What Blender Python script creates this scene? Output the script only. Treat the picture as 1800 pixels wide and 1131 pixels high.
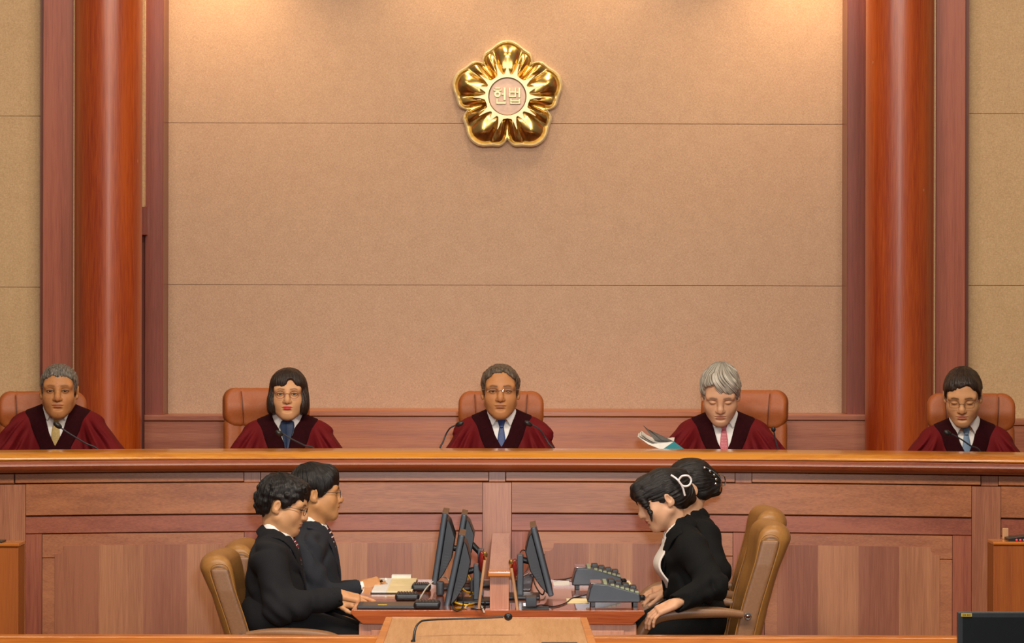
import bpy, bmesh, math, random
import numpy as np
from mathutils import Vector, Matrix, Euler
random.seed(7)
PI = math.pi
for o in list(bpy.data.objects): bpy.data.objects.remove(o)
SC = bpy.context.scene
COL = SC.collection

# ------------------------------------------------------------------ camera
FPX = 5850.0; CAMY = -15.0; CAMH = 1.77; CX = 900.0; CY = 565.5
cam_d = bpy.data.cameras.new('camera'); cam = bpy.data.objects.new('camera', cam_d); COL.objects.link(cam)
cam_d.sensor_fit = 'HORIZONTAL'; cam_d.sensor_width = 36.0; cam_d.lens = 36.0*FPX/1800.0
cam_d.clip_end = 100
cam.location = (0, CAMY, CAMH)
cam.rotation_euler = (PI/2, -0.0022, 0)
SC.camera = cam

def L1(c): return c/12.92 if c <= 0.04045 else ((c+0.055)/1.055)**2.4
def H(h):
    h = h.lstrip('#'); return tuple(L1(int(h[i:i+2], 16)/255) for i in (0, 2, 4))

# ------------------------------------------------------------------ world and lights
w = bpy.data.worlds.new('world'); SC.world = w; w.use_nodes = True
w.node_tree.nodes['Background'].inputs[0].default_value = (1.0, 0.90, 0.80, 1)
w.node_tree.nodes['Background'].inputs[1].default_value = 0.17
def area(name, loc, tgt, sx, sy, power, col):
    d = bpy.data.lights.new(name, 'AREA'); d.shape = 'RECTANGLE'; d.size = sx; d.size_y = sy; d.energy = power; d.color = col
    o = bpy.data.objects.new(name, d); COL.objects.link(o); o.location = loc
    o.rotation_euler = (Vector(tgt)-Vector(loc)).to_track_quat('-Z', 'Y').to_euler(); return o
def spot(name, loc, tgt, power, col, ang, blend=0.8, size=0.06):
    d = bpy.data.lights.new(name, 'SPOT'); d.energy = power; d.color = col; d.spot_size = math.radians(ang); d.spot_blend = blend; d.shadow_soft_size = size
    o = bpy.data.objects.new(name, d); COL.objects.link(o); o.location = loc
    o.rotation_euler = (Vector(tgt)-Vector(loc)).to_track_quat('-Z', 'Y').to_euler(); return o
for i, x in enumerate((-2.4, -0.8, 0.8, 2.4)):
    area('ceiling_light', (x, -6.0, 4.9), (x, -1.0, 0.9), 1.1, 0.5, 92, (1.0, 0.86, 0.72))
for x in (-1.6, 1.6):
    area('ceiling_light', (x, -1.0, 4.9), (x, -0.6, 0), 0.9, 0.9, 30, (1.0, 0.80, 0.58))
area('front_fill', (0.2, -13.5, 3.0), (0, 0, 1.1), 2.2, 1.0, 150, (1.0, 0.90, 0.80))  # added frontal fill, set low so the bench panels get lit
spot('flash_light', (0.15, -14.2, 2.1), (0.0, -2.2, 0.72), 1150, (0.93, 0.95, 1.0), 18, 1.0, 0.12)
for x in (-1.45, -0.35, 0.45, 1.45):
    spot('wall_downlight', (x, 1.35, 4.0), (x, 1.75, 2.5), 75 if abs(x) > 1 else 40, (1.0, 0.68, 0.36), 95, 1.0, 0.08)
SC.view_settings.view_transform = 'Standard'; SC.view_settings.look = 'None'; SC.view_settings.gamma = 1
SC.view_settings.use_curve_mapping = False
SC.view_settings.exposure = 0.0

# ------------------------------------------------------------------ helpers
def W(px, py, d):                       # a pixel of the photograph at distance d from the lens plane
    return Vector(((px-CX)*d/FPX, CAMY+d, CAMH-(py-CY)*d/FPX))
def meta(o, label=None, cat=None, group=None, kind=None):
    if label: o['label'] = label
    if cat: o['category'] = cat
    if group: o['group'] = group
    if kind: o['kind'] = kind
    return o
def thing(name, loc, label, cat, group=None, rz=0):
    o = bpy.data.objects.new(name, None); COL.objects.link(o); o.location = loc; o.rotation_euler = (0, 0, rz)
    o.empty_display_size = 0.1
    return meta(o, label, cat, group)
class MB:
    def __init__(s): s.v = []; s.f = []; s.m = []
    def add(s, vs, fs, mi=0):
        n = len(s.v); s.v += [tuple(v) for v in vs]; s.f += [tuple(i+n for i in f) for f in fs]; s.m += [mi]*len(fs); return s
    def box(s, x0, x1, y0, y1, z0, z1, bev=0.0, M=None, mi=0):
        bm = bmesh.new(); bmesh.ops.create_cube(bm, size=1)
        for v in bm.verts: v.co = Vector(((x0+x1)/2+v.co.x*(x1-x0), (y0+y1)/2+v.co.y*(y1-y0), (z0+z1)/2+v.co.z*(z1-z0)))
        if bev > 0: bmesh.ops.bevel(bm, geom=bm.edges[:], offset=bev, segments=2, profile=0.5, affect='EDGES')
        if M is not None: bmesh.ops.transform(bm, matrix=M, verts=bm.verts)
        bm.verts.index_update()
        s.add([v.co[:] for v in bm.verts], [[v.index for v in f.verts] for f in bm.faces], mi); bm.free(); return s
    def tube(s, pts, r, n=8, mi=0, caps=True, flat=None):
        pts = [Vector(p) for p in pts]; m = len(pts); rr = r if isinstance(r, (list, tuple)) else [r]*m
        vs = []; t0 = (pts[1]-pts[0]).normalized(); up = Vector((0, 0, 1)) if abs(t0.z) < .9 else Vector((0, 1, 0))
        a = t0.cross(up).normalized()
        for i in range(m):
            t = (pts[min(i+1, m-1)]-pts[max(i-1, 0)]).normalized(); a = (a-t*a.dot(t)).normalized(); b = t.cross(a)
            for k in range(n):
                q = 2*PI*k/n; fl = 1 if flat is None else flat
                vs.append(pts[i]+a*math.cos(q)*rr[i]+b*math.sin(q)*rr[i]*fl)
        fs = [(i*n+k, i*n+(k+1) % n, (i+1)*n+(k+1) % n, (i+1)*n+k) for i in range(m-1) for k in range(n)]
        if caps: fs += [tuple(range(n))[::-1], tuple((m-1)*n+k for k in range(n))]
        return s.add(vs, fs, mi)
    def lathe(s, prof, n=24, c=(0, 0, 0), M=None, mi=0):
        vs = []; 
        for (r, z) in prof:
            for k in range(n):
                v = Vector((r*math.cos(2*PI*k/n), r*math.sin(2*PI*k/n), z))
                if M is not None: v = M @ v
                vs.append(v+Vector(c))
        m = len(prof)
        fs = [(i*n+k, i*n+(k+1) % n, (i+1)*n+(k+1) % n, (i+1)*n+k) for i in range(m-1) for k in range(n)]
        fs += [tuple(range(n))[::-1], tuple((m-1)*n+k for k in range(n))]
        return s.add(vs, fs, mi)
    def ell(s, c, r, R=None, n=16, m=10, mi=0):
        vs = []
        for i in range(m+1):
            t = PI*i/m
            for k in range(n):
                v = Vector((r[0]*math.sin(t)*math.cos(2*PI*k/n), r[1]*math.sin(t)*math.sin(2*PI*k/n), r[2]*math.cos(t)))
                if R is not None: v = R @ v
                vs.append(v+Vector(c))
        fs = [(i*n+k, (i+1)*n+k, (i+1)*n+(k+1) % n, i*n+(k+1) % n) for i in range(m) for k in range(n)]
        return s.add(vs, fs, mi)
    def prism(s, poly, axis, a, b, mi=0):          # poly of 2D points extruded on axis ('x','y','z') from a to b
        n = len(poly)
        def P(p, t): return {'x': (t, p[0], p[1]), 'y': (p[0], t, p[1]), 'z': (p[0], p[1], t)}[axis]
        vs = [P(p, a) for p in poly]+[P(p, b) for p in poly]
        fs = [tuple(range(n)), tuple(range(n, 2*n))[::-1]]+[(i, n+i, n+(i+1) % n, (i+1) % n) for i in range(n)]
        return s.add(vs, fs, mi)
    def loft(s, rings, mi=0, closed=True, caps=True):
        n = len(rings[0]); m = len(rings); vs = [v for r in rings for v in r]
        kk = n if closed else n-1
        fs = [(i*n+k, i*n+(k+1) % n, (i+1)*n+(k+1) % n, (i+1)*n+k) for i in range(m-1) for k in range(kk)]
        if caps and closed: fs += [tuple(range(n))[::-1], tuple((m-1)*n+k for k in range(n))]
        return s.add(vs, fs, mi)
    def build(s, name, mats, parent=None, smooth=True, world=True, bevel=0, solid=0, angle=38, sub=0, fixn=True):
        me = bpy.data.meshes.new(name); off = Vector((0, 0, 0))
        if parent is not None and world: off = Vector(wloc(parent))
        me.from_pydata([tuple(Vector(v)-off) for v in s.v], [], s.f)
        if not isinstance(mats, (list, tuple)): mats = [mats]
        for mt in mats: me.materials.append(mt)
        me.polygons.foreach_set('material_index', s.m)
        if fixn:
            bm = bmesh.new(); bm.from_mesh(me); bmesh.ops.recalc_face_normals(bm, faces=bm.faces); bm.to_mesh(me); bm.free()
        if smooth:
            me.polygons.foreach_set('use_smooth', [True]*len(me.polygons))
            try: me.set_sharp_from_angle(angle=math.radians(angle))
            except Exception: pass
        me.update()
        o = bpy.data.objects.new(name, me); COL.objects.link(o)
        if parent is not None: o.parent = parent
        if bevel: 
            b = o.modifiers.new('bevel', 'BEVEL'); b.width = bevel; b.segments = 2; b.limit_method = 'ANGLE'
        if solid:
            b = o.modifiers.new('solid', 'SOLIDIFY'); b.thickness = solid; b.offset = 0
        if smooth and not sub:
            b = o.modifiers.new('weighted_normals', 'WEIGHTED_NORMAL'); b.keep_sharp = True; b.weight = 80
        if sub:
            b = o.modifiers.new('sub', 'SUBSURF'); b.levels = sub; b.render_levels = sub
        return o
def wloc(o):
    l = Vector(o.location); p = o.parent
    while p is not None: l = l+Vector(p.location); p = p.parent
    return l
def struct(o): o['kind'] = 'structure'; return o
def bez(pts, n=24):                      # smooth curve through points (Catmull-Rom)
    P = [Vector(p) for p in pts]; P = [P[0]*2-P[1]]+P+[P[-1]*2-P[-2]]; out = []
    for i in range(1, len(P)-2):
        for k in range(n):
            t = k/n; a, b, c, d = P[i-1:i+3]
            out.append(0.5*((2*b)+(c-a)*t+(2*a-5*b+4*c-d)*t*t+(3*b-a-3*c+d)*t**3))
    out.append(P[-2]); return out
def copy_tree(o, parent=None):
    c = o.copy(); COL.objects.link(c)
    if parent is not None: c.parent = parent
    for ch in list(o.children): copy_tree(ch, c)
    return c

# ------------------------------------------------------------------ materials
MATS = {}
def newmat(name):
    m = bpy.data.materials.new(name); m.use_nodes = True; nt = m.node_tree; b = nt.nodes['Principled BSDF']; MATS[name] = m
    return m, nt, b
def plain(name, col, rough=0.5, metal=0.0, coat=0.0, spec=0.5, var=0.06, nscale=40.0, bump=0.0, sheen=0.0):
    m, nt, b = newmat(name); c = H(col) if isinstance(col, str) else col
    tc = nt.nodes.new('ShaderNodeTexCoord'); no = nt.nodes.new('ShaderNodeTexNoise'); no.inputs['Scale'].default_value = nscale
    no.inputs['Detail'].default_value = 4; nt.links.new(tc.outputs['Object'], no.inputs['Vector'])
    r = nt.nodes.new('ShaderNodeValToRGB'); r.color_ramp.elements[0].position = 0.3; r.color_ramp.elements[1].position = 0.7
    r.color_ramp.elements[0].color = tuple(x*(1-var) for x in c)+(1,); r.color_ramp.elements[1].color = tuple(min(1, x*(1+var)) for x in c)+(1,)
    nt.links.new(no.outputs['Fac'], r.inputs['Fac']); nt.links.new(r.outputs['Color'], b.inputs['Base Color'])
    b.inputs['Roughness'].default_value = rough; b.inputs['Metallic'].default_value = metal
    b.inputs['Coat Weight'].default_value = coat; b.inputs['Coat Roughness'].default_value = 0.1
    b.inputs['Specular IOR Level'].default_value = spec
    if sheen: b.inputs['Sheen Weight'].default_value = sheen
    if bump:
        bp = nt.nodes.new('ShaderNodeBump'); bp.inputs['Strength'].default_value = bump; bp.inputs['Distance'].default_value = 0.002
        nt.links.new(no.outputs['Fac'], bp.inputs['Height']); nt.links.new(bp.outputs['Normal'], b.inputs['Normal'])
    return m
def wood(name, dark, light, axis='x', rough=0.35, coat=0.3, along=0.9, across=26.0, seed=0.0, crough=0.12, spec=0.5, broad=2.5):
    m, nt, b = newmat(name)
    tc = nt.nodes.new('ShaderNodeTexCoord'); mp = nt.nodes.new('ShaderNodeMapping')
    sc = [across]*3; sc['xyz'.index(axis)] = along
    mp.inputs['Scale'].default_value = sc; mp.inputs['Location'].default_value = (seed, seed*1.7, seed*.6)
    nt.links.new(tc.outputs['Object'], mp.inputs['Vector'])
    n1 = nt.nodes.new('ShaderNodeTexNoise'); n1.inputs['Scale'].default_value = 1.0; n1.inputs['Detail'].default_value = 7; n1.inputs['Roughness'].default_value = 0.62; n1.inputs['Distortion'].default_value = 0.4
    nt.links.new(mp.outputs['Vector'], n1.inputs['Vector'])
    mp2 = nt.nodes.new('ShaderNodeMapping'); s2 = [across*9]*3; s2['xyz'.index(axis)] = 9.0
    mp2.inputs['Scale'].default_value = s2; nt.links.new(tc.outputs['Object'], mp2.inputs['Vector'])
    n2 = nt.nodes.new('ShaderNodeTexNoise'); n2.inputs['Scale'].default_value = 1.0; n2.inputs['Detail'].default_value = 3
    nt.links.new(mp2.outputs['Vector'], n2.inputs['Vector'])
    mp3 = nt.nodes.new('ShaderNodeMapping'); s3 = [broad*2.2]*3; s3['xyz'.index(axis)] = broad*0.25
    mp3.inputs['Scale'].default_value = s3; mp3.inputs['Location'].default_value = (seed*2, seed, seed*3); nt.links.new(tc.outputs['Object'], mp3.inputs['Vector'])
    n3 = nt.nodes.new('ShaderNodeTexNoise'); n3.inputs['Scale'].default_value = 1.0; n3.inputs['Detail'].default_value = 2
    nt.links.new(mp3.outputs['Vector'], n3.inputs['Vector'])
    a = nt.nodes.new('ShaderNodeMath'); a.operation = 'MULTIPLY_ADD'; a.inputs[1].default_value = 0.55; nt.links.new(n2.outputs['Fac'], a.inputs[0])
    a2 = nt.nodes.new('ShaderNodeMath'); a2.operation = 'MULTIPLY'; a2.inputs[1].default_value = 0.5; nt.links.new(n1.outputs['Fac'], a2.inputs[0]); nt.links.new(a2.outputs[0], a.inputs[2])
    a3 = nt.nodes.new('ShaderNodeMath'); a3.operation = 'MULTIPLY_ADD'; a3.inputs[1].default_value = 0.7; nt.links.new(n3.outputs['Fac'], a3.inputs[0]); nt.links.new(a.outputs[0], a3.inputs[2])
    r = nt.nodes.new('ShaderNodeValToRGB'); r.color_ramp.elements[0].position = 0.68; r.color_ramp.elements[1].position = 1.08 if False else 1.0
    r.color_ramp.elements[0].color = H(dark)+(1,); r.color_ramp.elements[1].color = H(light)+(1,)
    nt.links.new(a3.outputs[0], r.inputs['Fac']); nt.links.new(r.outputs['Color'], b.inputs['Base Color'])
    b.inputs['Roughness'].default_value = rough; b.inputs['Coat Weight'].default_value = coat; b.inputs['Coat Roughness'].default_value = crough
    b.inputs['Specular IOR Level'].default_value = spec
    bp = nt.nodes.new('ShaderNodeBump'); bp.inputs['Strength'].default_value = 0.12; bp.inputs['Distance'].default_value = 0.001
    nt.links.new(n2.outputs['Fac'], bp.inputs['Height']); nt.links.new(bp.outputs['Normal'], b.inputs['Normal'])
    return m
def fabric_wall(name, c1, c2):
    m, nt, b = newmat(name); tc = nt.nodes.new('ShaderNodeTexCoord')
    facs = []
    for sc in ((420, 1, 110), (110, 1, 420), (14, 1, 14)):
        mp = nt.nodes.new('ShaderNodeMapping'); mp.inputs['Scale'].default_value = sc; nt.links.new(tc.outputs['Object'], mp.inputs['Vector'])
        n = nt.nodes.new('ShaderNodeTexNoise'); n.inputs['Scale'].default_value = 1; n.inputs['Detail'].default_value = 3; nt.links.new(mp.outputs['Vector'], n.inputs['Vector']); facs.append(n)
    a = nt.nodes.new('ShaderNodeMath'); a.operation = 'ADD'; nt.links.new(facs[0].outputs['Fac'], a.inputs[0]); nt.links.new(facs[1].outputs['Fac'], a.inputs[1])
    a2 = nt.nodes.new('ShaderNodeMath'); a2.operation = 'MULTIPLY_ADD'; a2.inputs[1].default_value = 0.25; nt.links.new(facs[2].outputs['Fac'], a2.inputs[0]); nt.links.new(a.outputs[0], a2.inputs[2])
    r = nt.nodes.new('ShaderNodeMapRange'); r.inputs['From Min'].default_value = 0.85; r.inputs['From Max'].default_value = 1.4; nt.links.new(a2.outputs[0], r.inputs['Value'])
    mx = nt.nodes.new('ShaderNodeMix'); mx.data_type = 'RGBA'; mx.inputs[6].default_value = H(c1)+(1,); mx.inputs[7].default_value = H(c2)+(1,)
    nt.links.new(r.outputs['Result'], mx.inputs[0]); nt.links.new(mx.outputs[2], b.inputs['Base Color'])
    b.inputs['Roughness'].default_value = 0.92; b.inputs['Specular IOR Level'].default_value = 0.15
    bp = nt.nodes.new('ShaderNodeBump'); bp.inputs['Strength'].default_value = 0.35; bp.inputs['Distance'].default_value = 0.002
    nt.links.new(a.outputs[0], bp.inputs['Height']); nt.links.new(bp.outputs['Normal'], b.inputs['Normal'])
    return m
def vcol(name, rough=0.5, sub=0.0, bump=0.0, nscale=300, sheen=0.0, spec=0.4):
    m, nt, b = newmat(name); at = nt.nodes.new('ShaderNodeAttribute'); at.attribute_name = 'Col'
    nt.links.new(at.outputs['Color'], b.inputs['Base Color']); b.inputs['Roughness'].default_value = rough; b.inputs['Specular IOR Level'].default_value = spec
    if sub:
        b.inputs['Subsurface Weight'].default_value = sub; b.inputs['Subsurface Radius'].default_value = (1, .35, .2); b.inputs['Subsurface Scale'].default_value = 0.006
    if sheen: b.inputs['Sheen Weight'].default_value = sheen
    if bump:
        tc = nt.nodes.new('ShaderNodeTexCoord'); no = nt.nodes.new('ShaderNodeTexNoise'); no.inputs['Scale'].default_value = nscale
        nt.links.new(tc.outputs['Object'], no.inputs['Vector']); bp = nt.nodes.new('ShaderNodeBump'); bp.inputs['Strength'].default_value = bump; bp.inputs['Distance'].default_value = 0.001
        nt.links.new(no.outputs['Fac'], bp.inputs['Height']); nt.links.new(bp.outputs['Normal'], b.inputs['Normal'])
    return m
def hairmat(name, dark, light, scale=(500, 60, 60), rough=0.42):
    m, nt, b = newmat(name); tc = nt.nodes.new('ShaderNodeTexCoord'); mp = nt.nodes.new('ShaderNodeMapping'); mp.inputs['Scale'].default_value = scale
    at = nt.nodes.new('ShaderNodeAttribute'); at.attribute_name = 'Flow'
    nt.links.new(at.outputs['Vector'], mp.inputs['Vector'])
    n = nt.nodes.new('ShaderNodeTexNoise'); n.inputs['Scale'].default_value = 1; n.inputs['Detail'].default_value = 3; nt.links.new(mp.outputs['Vector'], n.inputs['Vector'])
    r = nt.nodes.new('ShaderNodeValToRGB'); r.color_ramp.elements[0].position = 0.36; r.color_ramp.elements[1].position = 0.66
    r.color_ramp.elements[0].color = H(dark)+(1,); r.color_ramp.elements[1].color = H(light)+(1,)
    nt.links.new(n.outputs['Fac'], r.inputs['Fac']); nt.links.new(r.outputs['Color'], b.inputs['Base Color'])
    b.inputs['Roughness'].default_value = rough; b.inputs['Specular IOR Level'].default_value = 0.4
    bp = nt.nodes.new('ShaderNodeBump'); bp.inputs['Strength'].default_value = 0.8; bp.inputs['Distance'].default_value = 0.004
    nt.links.new(n.outputs['Fac'], bp.inputs['Height']); nt.links.new(bp.outputs['Normal'], b.inputs['Normal'])
    return m

M_wall = fabric_wall('wall_fabric', '#ae9079', '#c9ab92')
M_walls = fabric_wall('side_wall_fabric', '#c2a078', '#ddbd92')
M_column = wood('column_veneer', '#8a2c03', '#b24e0a', 'z', 0.38, 0.45, 0.6, 22, 3, 0.24)
M_pil = wood('pilaster_wood', '#8a4028', '#a85a40', 'z', 0.4, 0.2, 0.7, 30, 9)
M_pil_in = wood('inner_pilaster_wood', '#6c2c1e', '#85402f', 'z', 0.4, 0.2, 0.7, 30, 5)
M_wains = wood('wainscot_wood', '#93461a', '#b9672c', 'x', 0.35, 0.3, 0.8, 26, 2)
M_wains2 = wood('wainscot_wood_pale', '#8f4c34', '#b06e50', 'x', 0.4, 0.2, 0.8, 30, 12)
M_rail = wood('rail_wood', '#9c4c1c', '#c87433', 'x', 0.28, 0.7, 0.6, 30, 4, 0.08)
M_beam_h = wood('bench_wood_horizontal', '#905029', '#b77242', 'x', 0.42, 0.5, 1.1, 34, 6, 0.33)
M_band = wood('bench_band_wood', '#823c26', '#a75c3e', 'x', 0.42, 0.5, 1.2, 34, 8, 0.33)
M_band_v = wood('bench_band_wood_upright', '#823c26', '#a75c3e', 'z', 0.42, 0.5, 1.2, 34, 8, 0.33)
M_tan = wood('bench_frame_wood', '#955434', '#b5744a', 'x', 0.42, 0.5, 1.1, 40, 10, 0.33)
M_post = wood('bench_post_wood', '#935438', '#b97a54', 'z', 0.42, 0.5, 1.2, 34, 11, 0.30)
M_vl = wood('veneer_light', '#9c6140', '#bc8058', 'z', 0.4, 0.6, 1.6, 50, 13, 0.20)
M_vd = wood('veneer_dark', '#894c33', '#a66849', 'z', 0.4, 0.6, 1.6, 50, 17, 0.20)
M_gap = plain('shadow_gap', '#552a1a', 0.8)
M_wgap = plain('wall_seam', '#7a5c42', 0.9)
M_desk = wood('clerk_desk_top', '#8f3f1c', '#b8602f', 'x', 0.15, 0.9, 0.8, 20, 21, 0.04)
M_deskf = wood('clerk_desk_front', '#a8674a', '#c98a68', 'z', 0.4, 0.3, 1.5, 50, 23)
M_lect = wood('lectern_veneer', '#a87848', '#c4956a', 'z', 0.45, 0.15, 1.4, 60, 25)
M_lect_y = wood('lectern_veneer_top', '#a87848', '#c4956a', 'y', 0.45, 0.15, 1.2, 90, 25)
M_orange = wood('orange_trim', '#a85a14', '#cf7a26', 'x', 0.25, 0.6, 0.8, 24, 27, 0.1)
M_orange_v = wood('orange_box_wood', '#8c430a', '#a85a16', 'z', 0.6, 0.0, 1.0, 40, 29)
M_floor = plain('floor_carpet', '#6a5040', 0.9, nscale=80, bump=0.3)
M_leather = plain('orange_leather', '#a35420', 0.5, var=0.08, nscale=120, bump=0.10)
M_leather_d = plain('leather_piping', '#5a260e', 0.5)
M_tan_l = plain('tan_leather', '#a06f36', 0.42, var=0.07, nscale=120, bump=0.12)
M_tan_s = plain('tan_leather_side', '#8a6240', 0.42, var=0.07, nscale=120, bump=0.12)
M_chrome = plain('chrome', '#d8d8d8', 0.12, metal=1.0)
M_black = plain('black_plastic', '#15171a', 0.38, var=0.1)
M_black2 = plain('dark_grey_plastic', '#2b2f35', 0.42, var=0.1)
M_frame = plain('monitor_casing', '#333b44', 0.35, var=0.08, coat=0.3)
M_screen = plain('monitor_screen', '#1e252c', 0.6, spec=.2, var=0.05)
M_edge = plain('monitor_top_edge', '#5a3f28', 0.35)
M_gold = plain('gold', '#deba70', 0.24, metal=1.0, var=0.05)
M_goldp = plain('pale_gold', '#e2d6ae', 0.4, metal=0.35, var=0.04)
M_silver = plain('silver_disc', '#bfa28e', 0.4, metal=0.35, nscale=30, bump=0.5)
M_white = plain('white_paper', '#e8e4dc', 0.7)
M_cream = plain('cream_paper', '#f0dca8', 0.7)
M_teal = plain('teal_cover', '#3f97a0', 0.4)
M_greyp = plain('grey_cover', '#8d8a86', 0.5)
M_yellow = plain('yellow_cable', '#e0b020', 0.45)
M_ystick = plain('yellow_sticker', '#e8c94a', 0.6)
M_cablew = plain('pale_cable', '#d8d4c4', 0.5)
M_redl = plain('dark_red_lacquer', '#7a1414', 0.15, coat=0.6)
M_red = plain('red_text', '#d02030', 0.5)
M_key = plain('steno_keys', '#8f9a7a', 0.5)
M_skin = vcol('skin', 0.5, 0.12, 0.15, 260)
M_robe = plain('robe_cloth', '#660c12', 0.75, var=0.10, nscale=14, spec=0.2)
M_velvet = plain('velvet_facing', '#2a0309', 0.9, var=0.2, nscale=60, sheen=0.0, spec=0.15)
M_shirt = plain('white_shirt', '#f2efea', 0.75, var=0.02)
M_suit = plain('dark_suit', '#1c1c1f', 0.85, var=0.2, nscale=500, bump=0.2, spec=.25)
M_suitg = plain('charcoal_suit', '#292b31', 0.85, var=0.2, nscale=500, bump=0.2, spec=.25)
M_suitb = plain('black_suit', '#101010', 0.85, var=0.15, nscale=300, bump=0.2, spec=.2)
M_eyew = plain('eye_white', '#cfc6bc', 0.25, var=0.0)
M_iris = plain('iris', '#150b07', 0.12, var=0.0)
M_orange_r = wood('rail_top_lit_wood', '#b0600f', '#d48a25', 'x', 0.28, 0.5, 0.5, 24, 33, 0.12)  # top veneer piece, with the warm downlight put into its orange
M_nose = wood('rail_nose_shaded_wood', '#742f14', '#974b26', 'x', 0.35, 0.6, 0.9, 30, 35, 0.07)  # nose veneer piece, with the weaker light put into its darker colour
# ------------------------------------------------------------------ room shell
def flat(name, px0, px1, Y, z0, z1, mat, th=0.05, kind=True, parent=None, bev=0.0):
    d = Y-CAMY; x0 = (px0-CX)*d/FPX; x1 = (px1-CX)*d/FPX
    o = MB().box(x0, x1, Y, Y+th, z0, z1, bev).build(name, mat, parent, smooth=False)
    if kind: struct(o)
    return o
ZT = 5.2
YW = 1.8
def zpix(py, Y): return CAMH-(py-CY)*(Y-CAMY)/FPX
fl = MB().box(-9, 9, -17.5, 2.2, -0.06, 0).build('floor', M_floor); struct(fl)
pf = MB().box(-9, 9, -0.62, 2.2, 0.001, 0.30, 0.004).build('trim_1', M_floor); struct(pf)
pf['label'] = 'raised platform floor behind the long bench'
# back wall: fabric panels with thin dark seams (one wall, panels are its surface pattern)
mb = MB(); d = YW-CAMY; xa, xb = (286-CX)*d/FPX, (1489.5-CX)*d/FPX
zs = [0.3, zpix(502, YW), zpix(217.5, YW), ZT]
for a, b in zip(zs[:-1], zs[1:]): mb.box(xa-0.05, xb+0.05, YW, YW+0.05, a+0.0009, b-0.0009, 0.0015)
mb.box(-9, 9, YW+0.03, YW+0.1, 0.0, ZT, 0, mi=1)
struct(mb.build('wall_back', [M_wall, M_wgap], smooth=False))
for nm, p0, p1, s1, s2 in (('wall_left', -2250, 71, 507, 206), ('wall_right', 1701, 4000, 500.5, 198)):
    YS = 1.5; mb = MB(); d = YS-CAMY
    zs = [0.3, zpix(s1, YS), zpix(s2, YS), ZT]
    for a, b in zip(zs[:-1], zs[1:]): mb.box((p0-CX)*d/FPX, (p1-CX)*d/FPX, YS, YS+0.05, a+0.0009, b-0.0009, 0.0015)
    mb.box((p0-CX)*d/FPX, (p1-CX)*d/FPX, YS+0.03, YS+0.2, 0.3, ZT, 0, mi=1)
    struct(mb.build(nm, [M_walls, M_wgap], smooth=False))
# pilasters and the pale strips beside the columns
n = 2
def trim(px0, px1, Y, z0, z1, mat, th=0.2, bev=0.003):
    global n
    o = flat('trim_%d' % n, px0, px1, Y, z0, z1, mat, th, True, None, bev); n += 1; return o
trim(74.5, 128.3, 1.35, 0.3, ZT, M_pil, 0.5); trim(70.3, 74.5, 1.43, 0.3, ZT, M_pil_in, 0.4, 0)
trim(128.1, 132.5, 1.27, 0.3, ZT, M_walls, 0.4, 0); trim(247.5, 253.8, 1.50, zpix(366, 1.58), ZT, M_walls, 0.3, 0)
trim(248, 254.2, 1.60, 0.3, zpix(366, 1.6), M_pil_in, 0.3, 0)
trim(254.2, 286.5, 1.55, 0.3, ZT, M_pil_in, 0.3)
trim(1644, 1696.5, 1.35, 0.3, ZT, M_pil, 0.5); trim(1696.5, 1702, 1.43, 0.3, ZT, M_pil_in, 0.4, 0)
trim(1638.5, 1644, 1.27, 0.3, ZT, M_walls, 0.4, 0); trim(1488.5, 1521.5, 1.55, 0.3, ZT, M_pil_in, 0.3)
# little wooden stop block beside the left column
o = flat('wall_block', 248.5, 257.5, 1.50, zpix(415, 1.5), zpix(364, 1.5), M_pil_in, 0.06, False, None, 0.003)
meta(o, 'small reddish wooden block on the wall beside the left column', 'block')
# columns
for k, (p0, p1, lb) in enumerate(((131, 249, 'glossy orange-brown round wooden column behind the grey-haired man on the left'),
                              (1521, 1640.5, 'glossy orange-brown round wooden column on the right behind the bench'))):
    Yc = 1.28; d = Yc-CAMY; xc = ((p0+p1)/2-CX)*d/FPX; r = (p1-p0)/2*d/FPX
    c = thing('round_column', (xc, Yc, 0.3), lb, 'column')
    MB().lathe([(r, 0.0), (r, ZT-0.3)], 72, (xc, Yc, 0.3)).build('shaft', M_column, c)
    MB().lathe([(r+0.012, 0.0), (r+0.012, 0.10), (r+0.002, 0.12)], 72, (xc, Yc, 0.3)).build('base_ring', M_pil_in, c)
    mb = MB()
    for (qx, qz) in (((240, 286),) if k == 0 else ((1534, 111), (1526, 328), (1622, 335))):      # small bare spots in the lacquer
        xx = (qx-CX)*(d-0.1)/FPX; a = math.asin(max(-1, min(1, (xx-xc)/r))); zz = zpix(qz, Yc)
        mb.ell((xc+math.sin(a)*r, Yc-math.cos(a)*r, zz), (0.0035, 0.0012, 0.008), Matrix.Rotation(a, 3, 'Z'), 10, 6)
    mb.build('lacquer_chip', M_tan, c)
# wainscot behind the chairs
wz = zpix
def wains(px0, px1, Y, ytop, mat, nm):
    global n
    zt = wz(ytop, Y); mb = MB(); d = Y-CAMY; x0 = (px0-CX)*d/FPX; x1 = (px1-CX)*d/FPX
    mb.box(x0, x1, Y, YW, 0.3, zt-0.03, 0.002); mb.box(x0, x1, Y-0.012, YW, zt-0.028, zt, 0.004)
    mb.box(x0, x1, Y-0.006, YW, 0.3, zt-0.195, 0.003)
    o = mb.build('trim_%d' % n, mat, smooth=False); n += 1; struct(o); return o
wains(254, 404, 1.50, 731.5, M_wains2, ''); wains(404, 1377, 1.35, 722.5, M_wains, ''); wains(1377, 1523, 1.50, 728, M_wains2, '')
wains(-2250, 70, 1.30, 736, M_wains2, ''); wains(1702, 4000, 1.30, 736, M_wains2, '')

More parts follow.
